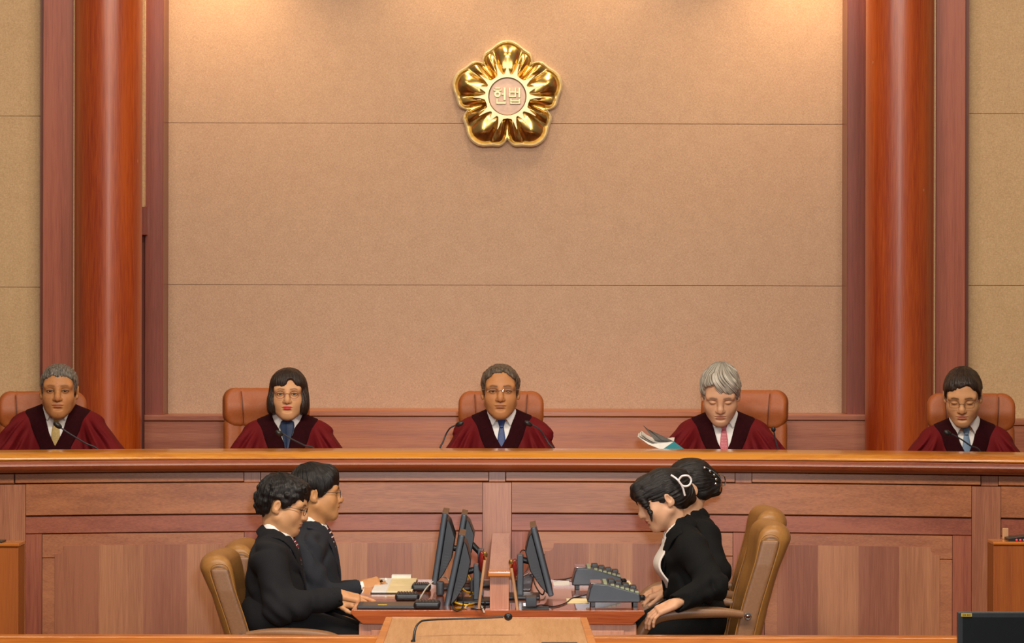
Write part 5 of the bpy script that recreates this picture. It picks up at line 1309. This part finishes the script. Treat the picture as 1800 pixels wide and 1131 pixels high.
# nameplates seen edge-on
def plate(px0, py0, px1, py1, d, lb):
    a = W(px0, py0, d); b = W(px1, py1, d); r = thing('nameplate', (a.x, a.y+.08, ZD), lb, 'nameplate', 'upright plates beside the desk divider')
    up = (b-a); L_ = up.length; up.normalize(); f = Vector((up.z, 0, -up.x)); Mx = Matrix(((f.x, 0, up.x, a.x), (0, 1, 0, a.y+.08), (f.z, 0, up.z, a.z), (0, 0, 0, 1)))
    MB().box(-.0055, .0055, -.08, .08, 0, L_, .003, Mx).build('board', M_lect, r)
    sg = 1 if f.x*(880-px0) < 0 else -1
    q = Mx @ Vector((0, -.02, L_+.004)); mb = MB(); mb.ell(q+Vector((-.012 if px0 < 880 else .012, 0, -.012)), (.013, .045, .042), None, 20, 12); mb.build('red_disc', M_redl, r)
    mb = MB(); mb.ell(q+Vector((0.0, -.01, .012)), (.010, .03, .016), None, 16, 10); mb.build('gold_knob', M_gold, r)
plate(842, 1076, 853, 986, 12.15, 'pale upright plate with red and gold round top left of the desk divider')
plate(912, 1080, 900, 1000, 12.10, 'pale upright plate with red and gold round top right of the desk divider')
# steno machines
def steno(px, py, d, lb):
    # px,py: lower-left front corner on the desk
    a = W(px, py, d); r = thing('steno_machine', (a.x+.10, a.y+.08, ZD), lb, 'steno machine', 'stenotype machines on the right half of the desk')
    z = lambda v: ZD+v
    prof = [(a.x-.004, z(.018)), (a.x+.008, z(.070)), (a.x+.018, z(.086)), (a.x+.05, z(.085)), (a.x+.075, z(.082)), (a.x+.188, z(.050)), (a.x+.192, z(.018))]
    MB().prism(prof, 'y', a.y, a.y+.20).build('body', M_frame, r, bevel=.004)
    MB().box(a.x+.010, a.x+.050, a.y+.02, a.y+.18, z(.083), z(.0885), .002, None).build('display', plain('display_glass_'+str(px), '#3c4350', .08, coat=.8), r)
    MB().box(a.x+.056, a.x+.070, a.y+.006, a.y+.19, z(.078), z(.090), .002).build('divider_bar', M_key, r)
    for j in range(6):
        for row in range(3):
            x = a.x+.082+j*.0178; zz = .0815-(x-a.x-.075)*.28
            MB().box(x, x+.0145, a.y+.004+row*.040, a.y+.034+row*.040, z(zz-.008), z(zz+.004), .0015).build('key', M_key if row == 0 else M_black2, r, smooth=False)
    mb = MB()
    for j in range(4): mb.box(a.x+.076+j*.027, a.x+.100+j*.027, a.y+.125, a.y+.19, z(.072-j*.0078), z(.093-j*.0078), .003)
    mb.build('key_bank', M_black, r)
    for fx, fy in ((.01, .012), (.165, .012), (.01, .17), (.165, .17)): MB().box(a.x+fx, a.x+fx+.016, a.y+fy, a.y+fy+.016, ZD+.0003, z(.02), .001).build('foot', M_black, r)
    MB().lathe([(.012, 0), (.014, .012), (.008, .02)], 12, (a.x+.198, a.y+.05, z(.022))).build('knob', M_black, r)
steno(1035, 1069, 12.17, 'dark blue-grey stenotype machine near the front edge of the desk, right side')
steno(1008, 1036, 12.95, 'dark blue-grey stenotype machine behind the front one, beside the far woman')
# palm-sized ribbed handsets
def pod(px0, px1, py, lb, up=.028, dep=.09):
    a = dpt(px0, py); b = dpt(px1, py); x0, x1 = a.x, b.x; y = a.y; r = thing('ribbed_keypad', ((x0+x1)/2, y+dep/2, ZD), lb, 'keypad', 'black ribbed keypads on the left half of the desk')
    F = Field(); F.b(((x0+x1)/2, y+dep/2, ZD+up/2), ((x1-x0)/2, dep/2, up/2), .011, 0); np_mesh('shell', [nets(F, (x0-.01, y-.01, ZD-.008), (x1+.01, y+dep+.01, ZD+up+.01), .0025)], M_black, r)
    mb = MB()
    for k in range(7): xx = x0+.008+(x1-x0-.02)*k/6.6; mb.box(xx, xx+(x1-x0)*.09, y+.008, y+dep-.010, ZD+up-.002, ZD+up+.003, .001)
    mb.build('ribs', plain('rib_brown_%d' % px0, '#2a1e18', .4), r)
pod(695, 738, 1058, 'black ribbed keypad behind the front one, by the far notebook'); pod(728, 775, 1072.5, 'black ribbed keypad at the front, beside the foot of the nearest monitor')
pod(724, 758, 1041, 'black ribbed keypad furthest back, left of the middle monitor')
# open notebook of the far man
a = dpt(652, 1045); b = dpt(727, 1045); c = dpt(727, 1021.5)
nbk = thing('open_notebook', ((a.x+b.x)/2, (a.y+c.y)/2, ZD), 'open notebook with cream pages under the hand of the far man', 'notebook')
MB().box(a.x, b.x, a.y, c.y, ZD+.0005, ZD+.004, .001).build('cover', M_black2, nbk)
mx = (a.x+b.x)/2-.02
for (u0, u1, mt) in ((a.x+.004, mx, M_white), (mx, b.x-.003, M_cream)): MB().box(u0, u1, a.y+.003, c.y-.003, ZD+.004, ZD+.010, .001).build('pages', mt, nbk)
mb = MB()
for k in range(9): mb.box(mx+.004, b.x-.01, a.y+.02+k*.028, a.y+.0215+k*.028, ZD+.0101, ZD+.0105)
mb.build('ruled_lines', plain('line_ink', '#b89a78', .6), nbk)
o = tagged(MB().box(W(690, 0, 13.44).x, W(724, 0, 13.44).x, CAMY+13.40, CAMY+13.46, ZD+.0005, ZD+.022, .001), 'paper_stack', M_white, 'small stack of white paper behind the open notebook at the desk edge', 'paper')
# laptop-like dark folder of the near man
a = dpt(628, 1072); b = dpt(732, 1072); c = dpt(728, 1061)
lp = thing('closed_tablet', ((a.x+b.x)/2, a.y+.09, ZD), 'flat dark device with a yellow sticker beside the near man, at the desk front', 'tablet')
MB().box(a.x, b.x, a.y+.004, a.y+.20, ZD+.0005, ZD+.011, .003).build('body', M_black2, lp)
MB().box(a.x+.075, a.x+.108, a.y+.045, a.y+.075, ZD+.011, ZD+.0115).build('sticker', M_ystick, lp)
MB().box(a.x+.02, b.x-.01, a.y+.012, a.y+.19, ZD+.0109, ZD+.0113).build('lid', plain('taupe_lid', '#5a4a3c', .4), lp)
# pens
hp_ = W(668, 1024, 13.1); e = W(693, 1013, 13.0)
pr = thing('pen', hp_, 'black and white pen in the hand of the far man', 'pen')
d_ = (e-hp_).normalized(); MB().tube([hp_-d_*.035, hp_+d_*.035], .0045, 10).build('barrel', M_black, pr); MB().tube([hp_+d_*.035, hp_+d_*.055], .005, 10).build('cap', M_white, pr); MB().tube([hp_-d_*.055, hp_-d_*.035], [.001, .004], 10).build('tip', M_chrome, pr)
# white slips of paper on the right
for (x0, y0, x1, y1, mt, lb) in ((974, 1030, 1001, 1022, M_white, 'white slip of paper on the desk right of the single monitor'), (998, 1061, 1034, 1053, M_cream, 'cream slip of paper left of the front steno machine'),
                                 (1094, 1028, 1108, 1022, M_cream, 'cream slip of paper right of the back steno machine')):
    p, q = dpt(x0, y0), dpt(x1, y1); tagged(MB().box(min(p.x, q.x), max(dpt(x1, y0).x, q.x), p.y, q.y, ZD+.0004, ZD+.0016), 'paper_slip', mt, lb, 'paper')
# power adapter on the right
a = dpt(925, 1073); 
ad = thing('power_adapter', (a.x+.03, a.y+.03, ZD), 'black box-shaped power adapter at the foot of the single monitor', 'adapter')
MB().box(a.x, a.x+.040, a.y, a.y+.06, ZD+.012, ZD+.048, .003, None).build('body', M_black2, ad); MB().box(a.x-.012, a.x+.085, a.y-.012, a.y+.10, ZD+.0005, ZD+.006, .002).build('mat', M_black2, ad)
MB().box(a.x+.002, a.x+.038, a.y+.004, a.y+.056, ZD+.048, ZD+.0495, .0005).build('top_label', M_edge, ad)
# router-like box behind the left monitors
a = dpt(838, 1048); tagged(MB().box(a.x-.022, a.x+.022, a.y, a.y+.10, ZD+.0005, ZD+.060, .003), 'network_box', M_black2, 'small dark box among the cables left of the desk divider', 'box')
a = dpt(775, 1049); tagged(MB().box(a.x-.016, a.x+.014, a.y, a.y+.05, ZD+.0005, ZD+.055, .008), 'desk_phone', M_black2, 'small grey-black unit between the middle and the front monitor', 'device')
r = thing('tilted_device', dpt(918, 1040), 'dark red-brown slanted device behind the right plate, under the single monitor', 'device')
r.location.z = ZD; a = r.location
MB().prism([(a.x-.030, ZD+.0005), (a.x+.035, ZD+.0005), (a.x+.050, ZD+.065), (a.x+.030, ZD+.072), (a.x-.030, ZD+.040)], 'y', a.y, a.y+.14).build('body', plain('red_brown_plastic', '#2c1210', .2, coat=.5), r, bevel=.003)
MB().tube([(a.x-.026, a.y-.002, ZD+.042), (a.x+.028, a.y-.002, ZD+.071)], .004, 8).build('edge_strip', M_chrome, r)
# cables
random.seed(21)
def cable(pts, r, mat, lb, cat='cable'):
    P = [dpt(x, y, 0)+Vector((0, 0, h)) for x, y, h in pts]
    return tagged(MB().tube(bez(P, 8), r, 8), cat, mat, lb, 'cable')
cable([(812, 1050, .03), (822, 1032, .045), (834, 1042, .02), (842, 1054, .006), (833, 1062, .006), (815, 1056, .008), (804, 1062, .008)], .0035, M_yellow, 'yellow cable looping behind the front monitor')
cable([(806, 1040, .03), (820, 1046, .012), (838, 1050, .012), (841, 1060, .005), (822, 1066, .004), (800, 1064, .01), (798, 1056, .018)], .0035, M_yellow, 'second yellow cable loop, lower, behind the front monitor')
cable([(803, 1036, .05), (816, 1030, .055), (830, 1036, .03), (836, 1046, .012), (828, 1052, .006), (812, 1058, .006), (800, 1056, .012)], .0032, M_yellow, 'third yellow cable, highest of the loops behind the front monitor')
cable([(738, 1056, .003), (752, 1047, .03), (770, 1038, .045), (785, 1037, .045), (800, 1048, .03)], .0028, M_cablew, 'pale cable arching from the keypads to the monitors')
cable([(795, 1058, .01), (798, 1072, .004), (806, 1077, .004), (815, 1068, .006), (814, 1050, .02)], .0026, M_black, 'black cable loop below the front monitor')
cable([(798, 1030, .06), (808, 1012, .10), (822, 1004, .09), (826, 1030, .03), (832, 1056, .01)], .0026, M_black, 'black cable hanging behind the monitors on the left')
cable([(838, 1040, .04), (846, 1052, .02), (854, 1066, .006), (846, 1074, .004), (830, 1072, .003)], .0026, M_black, 'black cable beside the left plate')
cable([(820, 1068, .003), (834, 1060, .003), (846, 1066, .003), (852, 1078, .003)], .0028, M_cablew, 'pale cable lying left of the divider')
cable([(940, 1072, .012), (955, 1066, .004), (975, 1068, .003), (995, 1062, .003), (1006, 1054, .003), (1020, 1050, .003), (1034, 1050, .010)], .0026, M_black, 'black cable from the adapter to the front steno machine')
cable([(906, 1020, .05), (918, 1004, .085), (932, 1008, .07), (938, 1030, .03), (946, 1046, .02), (956, 1050, .01), (960, 1036, .03)], .0028, M_black, 'black cable hanging behind the single monitor')
cable([(900, 1016, .07), (904, 1034, .05), (912, 1040, .03), (924, 1030, .05), (940, 1012, .08)], .003, M_black, 'black cable curling beside the right plate')
cable([(975, 1024, .01), (984, 1021, .004), (996, 1019.5, .003), (1008, 1019, .01)], .0024, M_black, 'thin black cable behind the single monitor towards the back steno machine')
# ------------------------------------------------------------------ lectern in the foreground
dn, dfr = 10.35, 11.0
zf = CAMH-(1087.5-CY)*dfr/FPX; zn = CAMH-(1131-CY)*10.6/FPX; sl = (zf-zn)/(dfr-10.6)
xl0, xr0 = W(691, 0, dfr).x, W(1021, 0, dfr).x; k_ = (dfr-dn)/0.4
xl1, xr1 = W(690, 0, dfr).x-.012*k_, W(1024, 0, dfr).x+.012*k_
yf, yn = CAMY+dfr, CAMY+dn; znn = zf-sl*(dfr-dn)
lc = thing('lectern', ((xl0+xr0)/2, (yf+yn)/2, 0), 'pale wooden lectern with orange side edges and a microphone, bottom middle foreground', 'lectern')
MB().add([(xl0, yf, zf), (xr0, yf, zf), (xr1, yn, znn), (xl1, yn, znn), (xl0, yf, zf-.02), (xr0, yf, zf-.02), (xr1, yn, znn-.02), (xl1, yn, znn-.02)],
         [(0, 3, 2, 1), (4, 5, 6, 7), (0, 1, 5, 4), (3, 7, 6, 2), (0, 4, 7, 3), (1, 2, 6, 5)]).build('sloping_top', M_lect_y, lc)
t = .026
for s_, a, b in ((-1, xl0, xl1), (1, xr0, xr1)):
    a2, b2 = a+s_*t*.85, b+s_*t*1.1
    MB().add([(a, yf-.0, zf+.004), (a2, yf, zf+.004), (b2, yn, znn+.004), (b, yn, znn+.004), (a, yf, .0), (a2, yf, .0), (b2, yn, .0), (b, yn, .0)],
             [(0, 1, 2, 3), (4, 7, 6, 5), (0, 4, 5, 1), (3, 2, 6, 7), (0, 3, 7, 4), (1, 5, 6, 2)]).build('side_panel', M_orange, lc, bevel=.001)
MB().box(xl0, xr0, yf-.03, yf, 0, zf-.02).build('back_panel', M_lect, lc)
MB().box(xl0-.001, xr0+.001, yf-.006, yf+.001, zf-.004, zf+.004, .001).build('far_edge', M_cream if False else M_lect, lc)
px_ = W(953, 0, 10.62).x; py_ = W(1016, 0, 10.62).x
tagged(MB().box(px_, py_, CAMY+10.40, CAMY+10.60, znn+sl*.20+.0, zn+.0035, .001), 'dark_notepad', M_black2, 'edge of a flat dark item lying on the lectern, bottom edge of the photo', 'notepad')
# lectern microphone
mic = thing('gooseneck_microphone', (W(727, 0, 10.7).x, CAMY+10.7, zn), 'black gooseneck microphone bending right over the lectern', 'microphone')
pts = [W(725, 1160, 10.62), W(728, 1131, 10.62), W(731, 1108, 10.64), W(738, 1096, 10.66), W(752, 1091, 10.68), W(800, 1089, 10.7), W(850, 1087, 10.7), W(886, 1085.5, 10.7)]
pts = bez(pts, 5); MB().tube(pts, [.0055-.0022*min(1, i/14) for i in range(len(pts))], 10).build('gooseneck', M_black, mic)
MB().ell(W(894.5, 1085, 10.7), (.0135, .0125, .0125), None, 20, 14).build('foam_head', M_black, mic)
MB().lathe([(.016, -.030), (.013, .0), (.006, .020)], 20, W(727.5, 1137, 10.62)).build('base', M_black, mic)
# bottom right monitor
d = 9.6; a = W(1685, 1075, d); b = W(1850, 1075, d); mo = thing('monitor', ((a.x+b.x)/2, a.y+.1, .40), 'black monitor with small yellow sticker in the bottom right corner', 'monitor')
sl_ = .0; hgt = .22
MB().box(a.x, b.x, a.y, a.y+.03, a.z-hgt, a.z, .004).build('casing', M_frame, mo)
MB().box(a.x+.014, b.x-.014, a.y-.0012, a.y+.004, a.z-hgt+.016, a.z-.014, .001).build('screen', M_screen, mo)
MB().box(a.x+.009, a.x+.040, a.y-.0025, a.y+.001, a.z-.0125, a.z-.003).build('sticker', M_ystick, mo)
mb = MB()
for k in range(6): mb.box(a.x+.0135+k*.0037+(.0015 if k > 2 else 0), a.x+.0157+k*.0037+(.0015 if k > 2 else 0), a.y-.0029, a.y-.0024, a.z-.0095, a.z-.0062)
mb.build('sticker_print', M_black, mo, smooth=False)
MB().box((a.x+b.x)/2-.04, (a.x+b.x)/2+.04, a.y+.03, a.y+.05, .42, a.z-.10, .004).build('stand', M_black, mo); MB().box((a.x+b.x)/2-.11, (a.x+b.x)/2+.11, a.y-.06, a.y+.14, .401, .42, .004).build('base', M_black, mo)
tb = thing('side_table', ((a.x+b.x)/2, a.y+.1, 0), 'low table under the bottom right monitor', 'table')
MB().box(a.x-.15, b.x+.4, a.y-.25, a.y+.4, .37, .40, .004).build('top', M_orange, tb)
for qx in (a.x-.12, b.x+.34):
    for qy in (a.y-.22, a.y+.34): MB().box(qx, qx+.04, qy, qy+.04, 0, .37, .002).build('leg', M_orange, tb)
# ------------------------------------------------------------------ microphones on the bench
def bmic(head, pts, d, lb, hr=(.011, .011, .020)):
    P = [W(x, y, d+dd) for x, y, dd in pts]; base = P[-1]; X_ = base.x; yb = base.y
    r = thing('desk_microphone', (X_, yb, 1.052), lb, 'microphone', 'slim microphones on the bench'); P.append(Vector((X_+(P[-1].x-P[-2].x)*.5, yb, 1.062)))
    Q = bez(P, 5); MB().tube(Q, [.0032+.0008*(i/len(Q)) for i in range(len(Q))], 8).build('gooseneck', M_black2, r)
    h = W(head[0], head[1], d+pts[0][2]); ax = (Q[0]-Q[3]).normalized(); Rm = ax.to_track_quat('Z', 'Y').to_matrix()
    MB().ell(h, hr, Rm, 18, 12).build('foam_head', M_black, r)
    MB().lathe([(.03, 0), (.03, .008), (.010, .014)], 20, (P[-1].x, P[-1].y, 1.0505)).build('base', M_black, r)
bmic((102, 750), [(107, 754, -.05), (125, 766, -.04), (150, 781, -.02), (176, 797, 0)], 14.45, 'slim black microphone in front of the grey-haired man at the left edge', (.012, .012, .021))
bmic((491, 763), [(498, 764, -.05), (515, 774, -.04), (535, 784, -.02), (555, 794, 0)], 14.5, 'slim black microphone in front of the bob-haired woman', (.012, .012, .019))
bmic((808, 746), [(802, 748, -.03), (792, 753, -.02), (785, 763, 0), (779, 778, 0), (773, 794, 0)], 14.6, 'slim black microphone left of the man under the emblem')
bmic((929, 745), [(936, 747, -.03), (948, 755, -.02), (958, 768, 0), (966, 781, 0), (973, 793, 0)], 14.6, 'slim black microphone right of the man under the emblem')
bmic((1360, 754), [(1361, 759, -.01), (1363, 770, 0), (1366, 782, 0), (1368, 793, 0)], 14.55, 'slim black microphone right of the silver-haired man', (.010, .010, .013))
bmic((1666, 760), [(1674, 762, -.05), (1690, 771, -.04), (1706, 782, -.02), (1725, 795, 0)], 14.45, 'slim black microphone in front of the dark-haired man in thin glasses', (.012, .012, .018))
# booklet in the hand of the silver-haired man
bk = thing('booklet', W(1160, 790, 14.75), 'open booklet with teal and grey covers held by the silver-haired man', 'booklet')
def sheet(mb, path, y0, y1, th=.0012, mi=0):       # path of photo points -> curved sheet running back in depth
    rings = []
    for (x, y) in path: 
        p = W(x, y, 14.7); rings.append([(p.x, CAMY+14.7+y0, p.z), (p.x, CAMY+14.7+y1, p.z)])
    vs = [v for r_ in rings for v in r_]; mb.add(vs, [(2*i, 2*i+1, 2*i+3, 2*i+2) for i in range(len(rings)-1)], mi); return mb
# covers are tilted panels: built from photo corner points with real depth
def panel(name, corners, mat, th=.0015):
    MB().add([W(x, y, d_) for x, y, d_ in corners], [tuple(range(len(corners)))]).build(name, mat, bk, solid=th)
panel('teal_cover', [(1165, 790, 14.62), (1185, 776, 14.66), (1208, 793, 14.70), (1222, 806, 14.72), (1176, 806, 14.62)], M_teal)
panel('grey_cover', [(1131, 748, 14.62), (1136, 753, 14.66), (1185, 776, 14.70), (1176, 784, 14.78), (1152, 775, 14.74)], M_greyp)
mb = MB()
for k in range(3):
    P = bez([W(1121+k*4, 768-k*2.0, 14.64+k*.004), W(1138+k*1.5, 777-k*2.0, 14.66), W(1160, 782-k*1.2, 14.68), W(1185, 776, 14.70)], 6)
    n_ = len(P); vs = P+[q+Vector((.012-.004*k, .17, .012)) for q in P]; mb.add(vs, [(i, i+1, n_+i+1, n_+i) for i in range(n_-1)])
mb.build('pages', M_white, bk, solid=.0012)
panel('page_underside', [(1122, 768, 14.635), (1140, 781, 14.64), (1165, 791, 14.64), (1184, 777, 14.66), (1155, 785, 14.66)], M_white)
